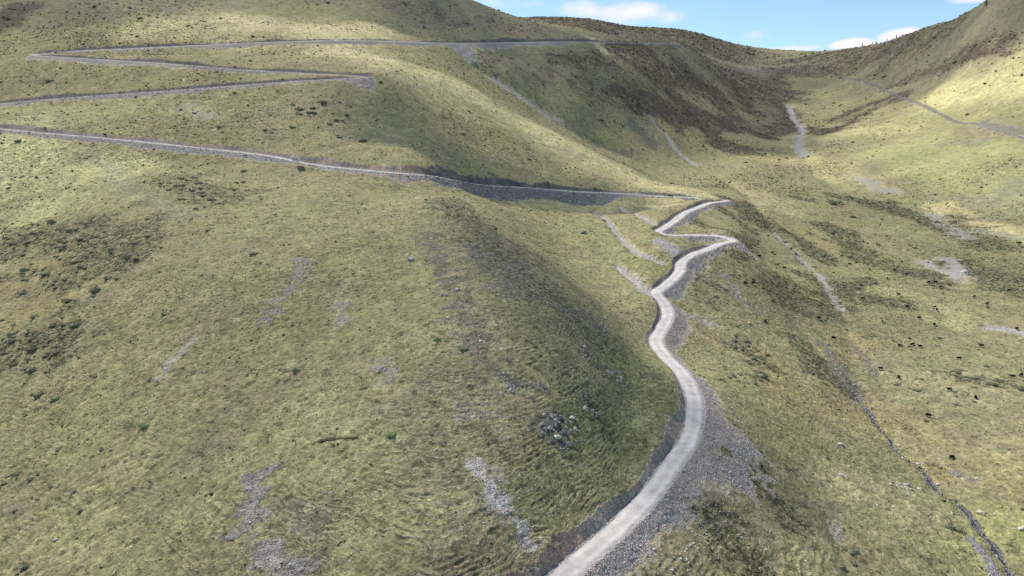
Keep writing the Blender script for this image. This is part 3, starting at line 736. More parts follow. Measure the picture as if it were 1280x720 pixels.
def ribbon(name, Q, hw, mat, lift, cols=11, wob=.45, seed=0, crown=.0):
    T = np.gradient(Q[:, :2], axis=0); T /= np.linalg.norm(T, axis=1)[:, None]
    Nn = np.stack([-T[:, 1], T[:, 0]], 1)
    n = len(Q); s = np.arange(n)
    wl = hw + wob * fbm(s * 1.0, s * 0 + seed, 6, 3, seed + 1, gain=.6); wr_ = hw + wob * fbm(s * 1.0, s * 0 + seed + 9, 6, 3, seed + 2, gain=.6)
    t = np.linspace(-1, 1, cols)
    off = np.where(t[None] < 0, t[None] * wl[:, None], t[None] * wr_[:, None])
    x = Q[:, 0, None] + Nn[:, 0, None] * off; y = Q[:, 1, None] + Nn[:, 1, None] * off
    z = Q[:, 2, None] + lift + crown * (1 - t[None] ** 2) + fbm(x, y, 2.5, 2, 77) * .03
    z[:, 0] -= .22; z[:, -1] -= .22
    idx = np.arange(n * cols).reshape(n, cols)
    q = np.stack([idx[:-1, :-1], idx[1:, :-1], idx[1:, 1:], idx[:-1, 1:]], -1)[..., ::-1].reshape(-1)
    me = np_mesh(name, np.stack([x, y, z], -1).reshape(-1, 3), q, 4, mat, True)
    a = me.attributes.new('across', 'FLOAT', 'POINT'); a.data.foreach_set('value', np.repeat(t[None], n, 0).astype(np.float32).ravel())
    return link(name, me)
tag(ribbon('gravel_road', road_low, 2.75, M_ROAD, 0.02, seed=3, crown=.06), kind='structure')
tag(ribbon('gravel_road', road_high, 2.5, M_ROAD, 0.02, seed=5, crown=.06), kind='structure')
M_WATER = simple('dark_water', (.045, .045, .055), rough=.15, var=.3, scale=.8, spec=.5)
sw = stream.copy(); sw[:, 2] = [ground(px, py) + .10 for px, py, _ in stream]
sw = smooth_line(sw, 0, 3)
tag(ribbon('stream', sw, .6, M_WATER, 0.0, cols=5, wob=.35, seed=8), kind='structure')
print('ribbons', round(time.time() - T0, 1))

# --- loose stone in bulk (nobody could count it)
OCT = np.array([(1,0,0),(-1,0,0),(0,1,0),(0,-1,0),(0,0,1),(0,0,-1)], np.float32)
OF = np.array([(0,2,4),(2,1,4),(1,3,4),(3,0,4),(2,0,5),(1,2,5),(3,1,5),(0,3,5)], np.int32)
def rocks(name, P, S, mat):
    n = len(P)
    V = OCT[None] * (1 + RNG.uniform(-.45, .35, (n, 6, 1))) + RNG.uniform(-.3, .3, (n, 6, 3))
    V[:, :, 2] *= .7
    ang = RNG.uniform(0, 6.28, n); c, s = np.cos(ang), np.sin(ang)
    x = V[:, :, 0] * c[:, None] - V[:, :, 1] * s[:, None]; y = V[:, :, 0] * s[:, None] + V[:, :, 1] * c[:, None]
    V = np.stack([x, y, V[:, :, 2]], -1) * np.asarray(S)[:, None, None] + P[:, None, :]
    F = (OF[None] + (np.arange(n) * 6)[:, None, None]).reshape(-1)
    me = np_mesh(name, V.reshape(-1, 3), F, 3, mat)
    a = me.attributes.new('shade', 'FLOAT', 'FACE'); a.data.foreach_set('value', np.repeat(RNG.uniform(0, 1, n), 8).astype(np.float32))
    return tag(link(name, me), kind='stuff')
def stone_mat(name, lo, hi):
    m, nt, b = newmat(name); L = nt.links.new
    at = nd(nt, 'ShaderNodeAttribute', attribute_name='shade'); cr = nd(nt, 'ShaderNodeValToRGB')
    cr.color_ramp.elements[0].color = lo + (1,); cr.color_ramp.elements[1].color = hi + (1,)
    tcn = nd(nt, 'ShaderNodeNewGeometry'); nz = nd(nt, 'ShaderNodeTexNoise'); nz.inputs['Scale'].default_value = 3; nz.inputs['Detail'].default_value = 4; L(tcn.outputs['Position'], nz.inputs['Vector'])
    ad = nd(nt, 'ShaderNodeMath', operation='ADD'); L(at.outputs['Fac'], ad.inputs[0]); sb = nd(nt, 'ShaderNodeMath', operation='MULTIPLY_ADD'); L(nz.outputs['Fac'], sb.inputs[0]); sb.inputs[1].default_value = .6; sb.inputs[2].default_value = -.3
    L(sb.outputs[0], ad.inputs[1]); L(ad.outputs[0], cr.inputs['Fac']); L(cr.outputs['Color'], b.inputs['Base Color']); return m
M_RUB = stone_mat('rubble_stone', (.38, .32, .29), (.74, .65, .60)); M_SCR = stone_mat('scree_stone', (.36, .32, .29), (.74, .67, .61)); M_WET = stone_mat('stream_stone', (.07, .07, .07), (.55, .53, .52))
def pick(prob, n):
    p = prob.ravel().astype(np.float64); c = np.cumsum(p); k = np.searchsorted(c, RNG.uniform(0, c[-1], n))
    k = np.clip(k, 0, p.size - 1)
    P = np.stack([X.ravel()[k], Y.ravel()[k], Z.ravel()[k]], 1)
    return P, k
AREA = R_ * R_ * (np.abs(GAx) < 46 * D2R)
AREA = AREA * np.where(R_ < 360, .0015, .0023)
P, k = pick(FILL * (DR < 30) * AREA * (R_ < 380) * (R_ > 100), 34000)
rocks('rubble', P, np.exp(RNG.normal(-2.35, .5, len(P))), M_RUB)
P, k = pick(((DR > 7) & (DR < 22)) * (RSIDE < 0) * np.exp(-np.abs(DR - 14) / 3) * AREA * (R_ < 240) * (R_ > 140) * (RID == 0), 260)
rocks('rolled_stones', P + (0, 0, .1), np.exp(RNG.normal(-1.5, .35, len(P))), stone_mat('pale_stone', (.4, .39, .37), (.68, .66, .62)))
P, k = pick(FILL * AREA * (R_ >= 360) * (R_ < 700), 9000)
rocks('road_spoil', P, np.exp(RNG.normal(-1.2, .4, len(P))), M_RUB)
P, k = pick((Dstream < 1.3) * AREA, 3600)
rocks('stream_stones', P, np.exp(RNG.normal(-1.75, .45, len(P))), M_WET)
P, k = pick((ROCK * (1 - BARE_R) * (~onroad)) ** 2 * AREA * (R_ < 800) * (Dstream > 2), 16000)
rocks('scree', P, np.exp(RNG.normal(-2.2, .5, len(P))) * (1 + R_.ravel()[k] / 900), M_SCR)
P, k = pick(sstep(.1, .6, fbm(X, Y, 40, 3, 301)) * AREA * (R_ > 100) * (R_ < 600) * keep, 1100)
rocks('scattered_stones', P + (0, 0, .05), np.exp(RNG.normal(-1.55, .4, len(P))), stone_mat('lichen_stone', (.3, .29, .27), (.62, .6, .56)))
print('rocks', round(time.time() - T0, 1))

# --- dwarf scrub and grass tussocks, far too many to count
def tuft_mat(name, cols):
    m, nt, b = newmat(name); b.inputs['Specular IOR Level'].default_value = .02
    at = nd(nt, 'ShaderNodeAttribute', attribute_name='shade'); cr = nd(nt, 'ShaderNodeValToRGB'); cr.color_ramp.interpolation = 'CONSTANT'
    e = cr.color_ramp.elements; e[0].color = cols[0] + (1,); e[0].position = 0; e[1].position = 1 / len(cols); e[1].color = cols[1] + (1,)
    for q, c in enumerate(cols[2:]): z_ = e.new((q + 2) / len(cols)); z_.color = c + (1,)
    nt.links.new(at.outputs['Fac'], cr.inputs['Fac']); nt.links.new(cr.outputs['Color'], b.inputs['Base Color']); return m
M_TUF = tuft_mat('tussock_grass', [(.13,.13,.075),(.20,.19,.10),(.17,.165,.10),(.34,.31,.17),(.10,.10,.06),(.42,.39,.25)])
wgt = AREA ** .66 * keep * (1 - ROCK) * (R_ > 95) * (R_ < 900) * (.35 + 1.5 * SHR + .9 * TREG + .8 * sstep(.0, .5, fbm(X, Y, 22, 3, 505)))
wgt = wgt * (1 - .6 * sstep(.25, .5, C[..., 0]) * (R_ > 500)); P, k = pick(wgt, 105000)
rr_ = np.hypot(P[:, 0], P[:, 1]); sc_ = np.exp(RNG.normal(0, .4, len(P))) * np.clip(.17 * (rr_ / 200) ** .75, .13, .62)
rocks('tussocks', P, sc_, M_TUF)
M_SCB = tuft_mat('dwarf_scrub', [(.095,.092,.06),(.13,.125,.08),(.16,.14,.10),(.11,.105,.065)])
P, k = pick(AREA ** .75 * keep * (1 - ROCK) * (R_ > 150) * (R_ < 2600) * (.03 + 1.6 * SHR + 1.0 * HTH + .5 * sstep(.15, .5, fbm(X, Y, 60, 3, 507))), 30000)
rr_ = np.hypot(P[:, 0], P[:, 1])
rocks('dwarf_scrub', P, np.exp(RNG.normal(0, .4, len(P))) * np.clip(.36 * (rr_ / 300) ** .8, .3, 1.9), M_SCB)
# --- boulders and outcrops (things)
def boulder_mesh(name, seed, flat=.6, jag=.35, sub=3):
    bm = bmesh.new(); bmesh.ops.create_icosphere(bm, subdivisions=sub, radius=1)
    rs = random.Random(seed); off = Vector((rs.uniform(0, 99), rs.uniform(0, 99), rs.uniform(0, 99)))
    for v in bm.verts:
        n = v.co.normalized(); d = mnoise.noise(n * 1.3 + off) * jag * 1.4 + mnoise.cell(n * 2.1 + off) * jag * .5 + mnoise.noise(n * 5 + off) * jag * .35
        v.co = n * (1 + d); v.co.z *= flat; v.co.x *= 1.15
    return bm_mesh(name, bm)
M_PALE = simple('pale_boulder_rock', (.58, .545, .48), .9, .25, 2.2, .5); M_GREY = simple('grey_boulder_rock', (.44, .40, .36), .9, .35, 2.5, .6); M_TAN = simple('tan_boulder_rock', (.52, .43, .34), .9, .2, 1.5, .4); M_DARK = simple('dark_outcrop_rock', (.24, .225, .205), .9, .4, 1.8, .8)
BOULD = [(1050.7,555.6,.75,M_PALE,'rounded white boulder alone on the grass between the road rubble and the stream'),
 (1050,595,.75,M_GREY,'half buried grey boulder on the grass below the lone white boulder'),
 (1148,581,.62,M_PALE,'pale boulder on the bank where the dark stream narrows'),(1123,558,.4,M_PALE,'small white stone on the right bank of the stony upper stream'),
 (1128,573,.4,M_PALE,'small white stone on the left bank of the stony upper stream'),(1172,606,.6,M_PALE,'pale grey boulder beside the bend of the dark stream'),
 (1221,598.6,.5,M_PALE,'white stone alone on the grass to the right of the stream bend'),(1150,612,.6,M_PALE,'flat cream boulder on the grass left of the stream bend'),
 (1225.7,642,1.05,M_TAN,'largest tan flat boulder touching the right bank of the stream'),(1243.5,643,.35,M_PALE,'small white stone right of the tan flat boulder'),
 (1276,662,.75,M_PALE,'white boulder at the right edge of the valley floor by the stream'),(1190,642,.35,M_PALE,'small pale stone on grass left of the tan flat boulder'),
 (1134,607,.7,M_GREY,'lumpy grey boulder in a shallow hollow left of the stream'),(1139,612,.5,M_GREY,'smaller grey boulder leaning by the lumpy one in the hollow'),
 (514,325,1.3,M_GREY,'grey rock outcrop poking out of the rocky spur turf'),(729,292,1.8,M_DARK,'dark rock outcrop on the green gully face below the long road'),
 (243,142,1.6,M_GREY,'grey boulder in the bare patch between the two upper roads'),(697,548,.8,M_PALE,'white faced rock at the foot of the jagged dark outcrop'),
 (715,523,.65,M_PALE,'pale slab at the top of the jagged dark outcrop'),(1113,606,.4,M_PALE,'small white stone beside the grassy track left of the stream')]
bmeshes = [boulder_mesh('boulder', 40 + i, .55 + .1 * (i % 3), .3) for i in range(5)]
for i, (u, v, r, m, lab) in enumerate(BOULD):
    x, y, z = gpt(u, v); me = bmeshes[i % 5].copy(); me.materials.append(m)
    o = link('boulder', me, None, None, (x, y, z + r * .2)); o.scale = (r, r, r); o.rotation_euler = (0, 0, i * 1.3)
    tag(o, lab, 'boulder', 'boulders lying on the grass')
def outcrop(u, v, n, rad, lab, seed, mats=(M_DARK, M_GREY)):
    x0, y0, z0 = gpt(u, v); r0 = random.Random(seed)
    t = empty('rock_outcrop', (x0, y0, z0)); tag(t, lab, 'rock outcrop', 'jagged rock outcrops on the spur')
    for k in range(n):
        dx, dy = r0.gauss(0, rad * 1.2), r0.gauss(0, rad); s = r0.uniform(.4, 1.05)
        me = boulder_mesh('rock', seed * 50 + k, r0.uniform(.7, 1.3), .5, 2); me.materials.append(mats[0] if r0.random() < .6 else mats[1])
        o = part('rock', me, None, t, (dx, dy, ground(x0 + dx, y0 + dy) - z0 - s * .15)); o.scale = (s * .8, s * .6, s); o.rotation_euler = (r0.uniform(-.4, .4), r0.uniform(-.4, .4), r0.uniform(0, 6))
outcrop(694, 534, 16, 1.7, 'largest jagged dark outcrop with white slabs on the lower spur', 3)
outcrop(706, 526, 9, 1.3, 'jagged outcrop just above and right of the white slabbed one', 4)
outcrop(737, 512, 7, 1.1, 'small broken outcrop nearest the road cut on the lower spur', 5)
outcrop(767, 468, 7, 1.5, 'grey broken outcrop high on the spur above the road bend', 6, (M_GREY, M_DARK))
outcrop(640, 485, 7, 1.4, 'grey stony knob on the spur left of the jagged outcrops', 7, (M_GREY, M_PALE))
outcrop(563, 366, 8, 1.7, 'pale broken outcrop in the bare stripe high on the spur', 8, (M_GREY, M_PALE))
outcrop(598, 323, 8, 2.4, 'dark outcrop near the crest of the rocky spur', 9)
outcrop(480, 462, 7, 1.2, 'low pinkish rock patch in the middle of the green slope', 10, (M_TAN, M_GREY))
print('boulders', round(time.time() - T0, 1))

# --- shrubs
def shrub_mesh(name, seed, dark, n=420, lean=1.0):
    rs = np.random.default_rng(seed)
    lob = rs.normal(0, .38, (6, 3)); lob[:, 2] = np.abs(lob[:, 2]) * .4 + .25; lr_ = rs.uniform(.35, .6, 6)
    li = rs.integers(0, 6, n); d = rs.normal(0, 1, (n, 3)); d /= np.linalg.norm(d, axis=1)[:, None]
    p = lob[li] + d * lr_[li][:, None] * rs.uniform(.75, 1.08, n)[:, None]
    p[:, 2] = np.maximum(p[:, 2] * .75, .02)
    t1 = np.cross(d, rs.normal(0, 1, (n, 3))); t1 /= np.linalg.norm(t1, axis=1)[:, None]; t1 = t1 + rs.normal(0, .25, (n, 3)); t2 = np.cross(t1, d); t2 /= np.linalg.norm(t2, axis=1)[:, None] + 1e-6
    s = rs.uniform(.07, .14, n)[:, None] * (.62 if n > 1000 else 1)
    V = np.stack([p - t1 * s, p + t2 * s * .6, p + t1 * s, p - t2 * s * .6], 1)
    return np_mesh(name, V.reshape(-1, 3), np.arange(n * 4), 4)
def core_mesh(seed):
    bm = bmesh.new(); bmesh.ops.create_icosphere(bm, subdivisions=2, radius=.62); off = Vector((seed, seed * 2, 0))
    for v in bm.verts:
        v.co *= 1 + mnoise.noise(v.co * 2 + off) * .35; v.co.z = max(v.co.z * .6 + .12, -.1)
    return bm_mesh('stems', bm, True)
M_SHD = simple('dark_shrub_leaf', (.22, .215, .135), .9, .4, 5, spec=.03); M_SHC = simple('shrub_stems', (.20, .20, .14), .95, .3, 4); M_SHG = simple('green_shrub_leaf', (.25, .30, .15), .9, .3, 5, spec=.03); M_SHP = simple('grey_shrub_leaf', (.31, .295, .215), .9, .35, 5, spec=.03); M_SHCG = simple('green_shrub_stems', (.20, .25, .12), .95, .3, 4)
protos = {}
for key, mm, mc in (('dark', M_SHD, M_SHC), ('grey', M_SHP, M_SHC), ('green', M_SHG, M_SHCG)):
    for j in range(3):
        me = shrub_mesh('foliage', 10 * j + len(key), True, 1100 if key == 'green' else 520); me.materials.append(mm); cme = core_mesh(j + 1); cme.materials.append(mc)
        protos[(key, j)] = (me, cme)
SHN = [0]
def shrub(u, v, wpx, key, lab, group, xyz=None, flat=.8):
    x, y, z = xyz if xyz else gpt(u, v)
    Yd = y; r = wpx * .66 / FPX * (y * math.cos(PITCH) - z * math.sin(PITCH)) if xyz is None else wpx
    j = SHN[0] % 3; SHN[0] += 1
    a, c = protos[(key, j)]
    t = empty('shrub', (x, y, z - .05 * r), SHN[0] * 1.7)
    t.scale = (r * 1.05, r * 1.05, r * flat)
    part('foliage', a, None, t); part('stems', c, None, t)
    tag(t, lab, 'shrub', group); return t
G1 = 'dark shrubs on the left slope'
S1 = [(139,312.7,9,'grey','rounded grey green shrub at the upper right of the left thicket'),(160,320.5,13,'grey','broad grey shrub clump at the right end of the left thicket'),(171,325,8,'dark','dark shrub touching the right side of the broad grey clump'),
 (29.5,338.8,9,'dark','dark shrub low in the middle of the upper left thicket'),(59,343.7,8,'dark','dark shrub just above the brown bare patch at left'),(135,348.6,9,'dark','dark round shrub beside the right end of the brown patch'),
 (119.6,363.8,12,'dark','large dark oval shrub standing right of the brown bare patch'),(85,377,8,'dark','dark round shrub below the brown bare patch'),(93.3,407.8,13,'dark','large dark green shrub alone on yellow grass right of the lower thicket'),
 (70.3,442,11,'dark','dark rounded shrub at the lower right of the lower thicket'),(39.9,463.8,13,'dark','big dark green dome shrub standing alone below the lower thicket'),(48.2,495.3,13,'dark','dark spreading shrub left of the small green dome'),
 (69.2,499.5,9,'green','small smooth green dome shrub right of a dark spreading shrub'),(15.7,427,12,'grey','grey shrub mass in the lower thicket near the left edge'),(39.9,438.7,13,'dark','wide dark shrub along the bottom of the lower thicket'),
 (86.5,289,9,'grey','greenish grey shrub at the top of the upper left thicket'),(64.7,278,8,'dark','dark shrub at the very top edge of the upper thicket'),
 (545,425.5,12,'green','bright green dome shrub in the middle of the slope, upper of two'),(490,544.5,12,'green','bright green dome shrub right of the black turf crack'),
 (182,533.5,12,'green','bright green dome shrub alone on the lower left slope'),(372,463,12,'green','flat pale green shrub in the centre of the left slope'),(580,437,9,'green','dull green shrub just right of the bright dome on the spur'),
 (320,318,7,'dark','small dark shrub alone right of the centre top of the slope'),(206,393,7,'green','little dark green shrub alone left of the pink scree stripe'),(248,513,6,'green','little green tuft shrub right of the lower left dome'),
 (953,470.6,14,'dark','long dark green shrub on the valley side right of the road bend'),(941,448,9,'dark','dark shrub above the long one on the valley side'),(934,452,8,'dark','dark shrub beside the rutted path above the long shrub'),
 (1065,692,11,'dark','dark round shrub in the stony gully near the bottom edge'),(1052,709,9,'dark','dark shrub just below the round one in the stony gully'),(1068,706,7,'dark','small dark shrub right of two others in the stony gully'),
 (1188,660,13,'dark','dark flat shrub between the stream and the grassy hollow'),(1240,481,9,'dark','dark shrub by the stone pile at the right of the meadow'),(1276,487,10,'dark','dark shrub at the right edge of the meadow below the yaks'),
 (1040,254,12,'dark','dark green shrub patch in the upper valley beyond the hairpin'),(1066,272,8,'dark','single dark shrub near the middle of the upper valley'),(127,562,6,'dark','tiny dark shrub on the lower left grass'),(22,593,8,'dark','dark low shrub close to the left edge above the pale stone hollow'),(38,600,7,'dark','dark low shrub right of another near the left edge'),(5,606,7,'dark','dark low shrub cut by the left edge of the view'),(30,710,11,'dark','dark shrub beside the pale stone hollow at the bottom left corner'),
 (22,178,8,'dark','dark shrub at the right of the shaded patch under the left hairpin'),(60,102,7,'green','green shrub between the two upper left roads'),(404,130,9,'dark','dark shrub clump on the rounded knoll above the long road'),(453,177,9,'dark','dark shrub on the pale knoll just above the long road'),(376,211,10,'dark','dark shrub at the toe of the road spoil below the parked car')]
for u, v, wpx, key, lab in S1: shrub(u, v, wpx, key, lab, G1)
# smaller repeats scattered through the thickets
rs_ = random.Random(11)
THK = [((70,300),75,22,46,'small dark shrub in the upper thicket on the left slope'),((60,350),70,14,26,'low shrub around the brown patch on the left slope'),((45,425),45,22,40,'small dark shrub crowded in the lower left thicket'),
 ((245,240),60,14,26,'small dark shrub scattered below the road on the left slope'),((1030,310),60,22,22,'low dark shrub dotted over the upper valley floor'),((925,450),40,28,22,'low dark shrub on the valley side below the hairpins'),((1180,480),80,22,20,'low dark shrub dotted among the grazing yaks'),
 ((380,150),70,20,20,'small dark shrub on the knoll above the long road'),((80,600),80,60,12,'small dark shrub scattered low on the left slope')]
for (cu, cv), su, sv, n, lab in THK:
    for k in range(n):
        u = rs_.gauss(cu, su * .6); v = rs_.gauss(cv, sv * .7)
        if not (2 < u < 1278 and 100 < v < 716): continue
        x, y, z = gpt(u, v)
        shrub(u, v, rs_.uniform(3.5, 8.0), 'dark' if rs_.random() < .6 else 'grey', lab, lab.replace('shrub', 'shrubs') , flat=.62)
print('shrubs', round(time.time() - T0, 1))

# --- conifers on the ridges
def conifer(u, v, h, lab, seed, full=1.0):
    x, y, z = gpt(u, v + 1.5); rs = np.random.default_rng(seed)
    t = empty('spruce_tree', (x, y, z - .3)); tag(t, lab, 'tree', 'lone conifers on the skyline ridges')
    bm = bmesh.new(); add_cyl(bm, (0, 0, h * .47), .018 * h, h * .94, seg=8, r2=.004 * h); part('trunk', bm_mesh('trunk', bm), M_BARK, t)
    n = 900; tt = rs.uniform(0, 1, n) ** .8; hh = h * (.08 + .92 * tt); tier = np.sin(tt * 50) * .12
    rad = full * h * .27 * (1 - tt) ** .85 * (1 + tier) * rs.uniform(.25, 1.05, n) + .02 * h; an = rs.uniform(0, 6.28, n)
    rad *= 1 + .25 * np.sin(an * 3 + seed)
    p = np.stack([rad * np.cos(an), rad * np.sin(an), hh - rad * .25], 1)
    d = np.stack([np.cos(an), np.sin(an), -.35 + 0 * an], 1); s2 = np.stack([-np.sin(an), np.cos(an), 0 * an], 1); s = (h * rs.uniform(.03, .06, n))[:, None]
    V = np.stack([p - d * s, p - s2 * s * .55, p + d * s, p + s2 * s * .55], 1)
    part('crown', np_mesh('crown', V.reshape(-1, 3), np.arange(n * 4), 4), M_NEEDLE, t)
M_BARK = simple('bark', (.10, .075, .055), .9, .3, 3); M_NEEDLE = simple('spruce_needles', (.035, .055, .03), .9, .35, 2)
for a in [(1232,7.5,10.5,'largest dark spruce alone high on the right hand ridge',1,1.25),(1078,56,9,'tall thin tree on the ridge between the two small clouds',2,.8),(1091,53,7,'small dark spruce just left of the ridge step, first of a close pair',3,1.1),
          (1095,52,6.5,'small dark spruce just right of its twin on the ridge',4,1.1),(1109,48,7.5,'thin spruce against the larger cloud on the right ridge',5,.9),(1120.6,45,7.5,'spruce at the right foot of the larger cloud on the ridge',6,1.0),
          (772.5,32,11,'tallest conifer on the distant hill left of the pass',7,1.0),(791,35.5,10,'conifer on the saddle of the distant hill',8,1.0),(780,33.5,6,'small conifer between two taller ones on the distant hill',9,1.1),(756,28.5,6,'small conifer left of the others on the distant hill',10,1.1)]:
    conifer(*a)

# --- yaks
M_YAK = simple('black_yak_coat', (.012, .011, .010), .8, .5, 4, .3); M_YAKW = simple('pied_yak_coat', (.09, .085, .08), .8, .9, 1.6, .3); M_HORN = simple('yak_horn', (.25, .22, .18), .5, .2, 8); M_YAKB = simple('brown_yak_coat', (.035, .022, .014), .8, .4, 4, .3)
def yak_meshes(graze):
    J = [(-.75,0,.95),(-.35,0,.96),(.15,0,1.0),(.55,0,1.10),(.80,0,1.0)]          # rump .. withers .. neck root
    Rr = [(.30,.38),(.36,.50),(.37,.52),(.33,.50),(.24,.30)]
    E = [(0,1),(1,2),(2,3),(3,4)]
    hd = [(1.02,0,.72),(1.18,0,.42),(1.30,0,.20)] if graze else [(1.05,0,1.05),(1.25,0,1.0),(1.48,0,.82)]
    J += hd; Rr += [.17,.15,.09]; E += [(4,5),(5,6),(6,7)]
    def chain(base, pts, rr):
        prev = base
        for p, r in zip(pts, rr):
            J.append(p); Rr.append(r); E.append((prev, len(J) - 1)); prev = len(J) - 1
    for s in (-1, 1):
        chain(3, [(.52,.20*s,.85),(.50,.22*s,.50),(.54,.22*s,.28),(.55,.22*s,.04)], [.15,.10,.065,.075])
        chain(0, [(-.66,.20*s,.80),(-.58,.22*s,.55),(-.76,.22*s,.34),(-.72,.22*s,.04)], [.17,.11,.065,.075])
    chain(0, [(-1.02,0,1.02),(-1.12,0,.75),(-1.12,0,.42)], [.07,.09,.12])
    me = skin('body', J, E, Rr, root=1, sub=1)
    # belly skirt: widen the flanks downward
    for v in me.vertices:
        if .42 < v.co.z < .95 and -.8 < v.co.x < .75: v.co.y *= 1.12; v.co.z -= .10 * (1 - abs(v.co.x) / .9)
    hx = hd[1]
    hbm = []
    for s in (-1, 1):
        hm = skin('horn', [(hx[0]-.08,.09*s,hx[2]+.14),(hx[0]-.06,.30*s,hx[2]+.22),(hx[0]-.02,.36*s,hx[2]+.42)], [(0,1),(1,2)], [.04,.03,.01], 0, 1); hbm.append(hm)
    return me, hbm
YM = {g: yak_meshes(g) for g in (True, False)}
YAKS = [(988.5,312,'black yak standing at the upper end of the pale streak of stones'),(965.6,316.5,'black yak just left of the topmost stones of the pale streak'),(1052,320,'black yak on the ochre grass in the upper meadow'),(1070.6,328.5,'black yak right of the ochre grass beside a dark heath strip'),
 (980.5,335.5,'black yak alone between the hairpin and the pale stone streak'),(950,321,'black yak closest to the tip of the lower hairpin'),(942,350.7,'upper black yak of the small group right of the hairpin path'),(941.4,354.8,'middle black yak of the small group right of the hairpin path'),
 (932,355.5,'leftmost black yak of the small group right of the hairpin path'),(1062,331,'black yak below the one on the ochre grass'),(1087,336.6,'black yak at the left end of the dark heath strip'),(1077.8,373.7,'black yak right of the middle stones of the pale streak'),
 (1023.8,398.5,'black yak on the lower edge of the dark round heath patch'),(956.3,402.5,'black yak alone on the valley side beside a dark mound'),(1118,337.6,'left black yak on the dark heath left of the rock patch'),(1133.5,342.5,'right black yak on the dark heath left of the rock patch'),
 (1109,348.5,'black yak on the lower edge of the heath left of the rock patch'),(1160.8,353.5,'left yak of the close pair just below the rock patch'),(1169,353,'right yak of the close pair just below the rock patch'),(1175,359.4,'black yak by the dark hummock under the rock patch'),
 (1187,357.4,'black yak immediately below the right tongue of the rock patch'),(1122.8,369,'black yak alone on the bright meadow below the heath'),(1217.4,371.3,'black yak beside the small grey stone streak at the right'),(1261,363.3,'black yak nearest the right edge above the white rock bar'),
 (1233.3,380,'black yak between the grey stone streak and the white rock bar'),(1134,383,'black yak at the end of the long brown heath strip'),(1170.7,388,'larger of the two yaks standing end to end in mid meadow'),(1168.2,384.5,'smaller of the two yaks standing end to end in mid meadow'),
 (1148.8,397.4,'black yak on the left side of the grey gravel patch in mid meadow'),(1168,406,'black yak below the grey gravel patch in mid meadow'),(1102.8,402.3,'black yak by a low bush at the left of the mid meadow'),(1271,412,'black yak standing against the white rock bar at the right edge'),
 (1042.4,423,'black yak alone above the upper stony channel'),(1100.5,461.8,'black yak beside the dry stony channel left of the meadow'),(1123,472,'black yak alone in the open grass right of the dry channel'),(1125,433.4,'left yak of the row of three grazing together'),
 (1140.4,431,'middle yak of the row of three grazing together'),(1150,433.4,'right yak of the row of three grazing together'),(1174,424,'pied black and white yak above the row of three'),(1198.4,448.4,'black yak alone right of the row of three'),
 (1226.6,433,'brown yak lying on reddish ground below the white rock bar'),(1264.8,471.7,'left yak of the pair at the right edge of the meadow'),(1275.8,470,'right yak of the pair at the right edge of the meadow'),(1219,497.7,'black yak standing right of the stony patch in the lower meadow'),
 (1161,520.5,'large black yak alone above the stream in the lower meadow'),(1189.6,573,'black yak nearest the dark stream, lowest on the slope'),(1186,488,'dark yak left of the stony patch in the lower meadow')]
rs_ = random.Random(5); yp = {}
for i, (u, v, lab) in enumerate(YAKS):
    x, y, z = gpt(u, v + 1.0); gz = rs_.random() < .7
    mat = M_YAKW if 'pied' in lab else (M_YAKB if 'brown' in lab else M_YAK)
    key = (gz, mat.name)
    rz = rs_.choice([0, math.pi, .5, -.5, 2.6, -2.6, 1.2, -1.0]) + rs_.uniform(-.3, .3)
    if key not in yp:
        t = empty('yak'); me = YM[gz][0].copy(); me.materials.append(mat); part('body', me, None, t)
        for hm in YM[gz][1]:
            part('horn', hm, M_HORN, t)
        yp[key] = t
    else: t = copy_tree(yp[key])
    s = rs_.uniform(.95, 1.15) * (.8 if 'smaller' in lab else 1)
    t.location = (x, y, z); t.rotation_euler = (0, 0, rz); t.scale = (s, s, s)
    tag(t, lab, 'yak', 'yaks grazing in the valley')
print('yaks', round(time.time() - T0, 1))

# --- vehicles
M_TYRE = simple('tyre_rubber', (.02, .02, .02), .8, .2, 10); M_RIM = simple('wheel_rim', (.45, .45, .46), .35, .1, 10, metal=.6); M_GLASS = simple('car_glass', (.02, .025, .03), .08, .1, 2, spec=.6)
M_WHITE = simple('white_car_paint', (.88, .88, .87), .3, .04, 2, spec=.5); M_SILV = simple('silver_blue_car_paint', (.46, .50, .55), .3, .05, 2, spec=.5); M_BLACK = simple('black_car_paint', (.03, .03, .035), .3, .1, 2, spec=.5); M_LAMP = simple('headlight_glass', (.75, .76, .78), .1, .03, 5, spec=.6); M_TAIL = simple('tail_light_red', (.35, .02, .02), .2, .1, 5); M_CANVAS = simple('cargo_cover', (.06, .06, .07), .9, .2, 2)
def prism(bm, prof, y0, y1, inset=0.0, zi=None):
    a = [bm.verts.new((x, y0 + (inset if zi and z > zi else 0), z)) for x, z in prof]; b = [bm.verts.new((x, y1 - (inset if zi and z > zi else 0), z)) for x, z in prof]
    n = len(prof); bm.faces.new(a[::-1]); bm.faces.new(b)
    for k in range(n): bm.faces.new((a[k], a[(k + 1) % n], b[(k + 1) % n], b[k]))
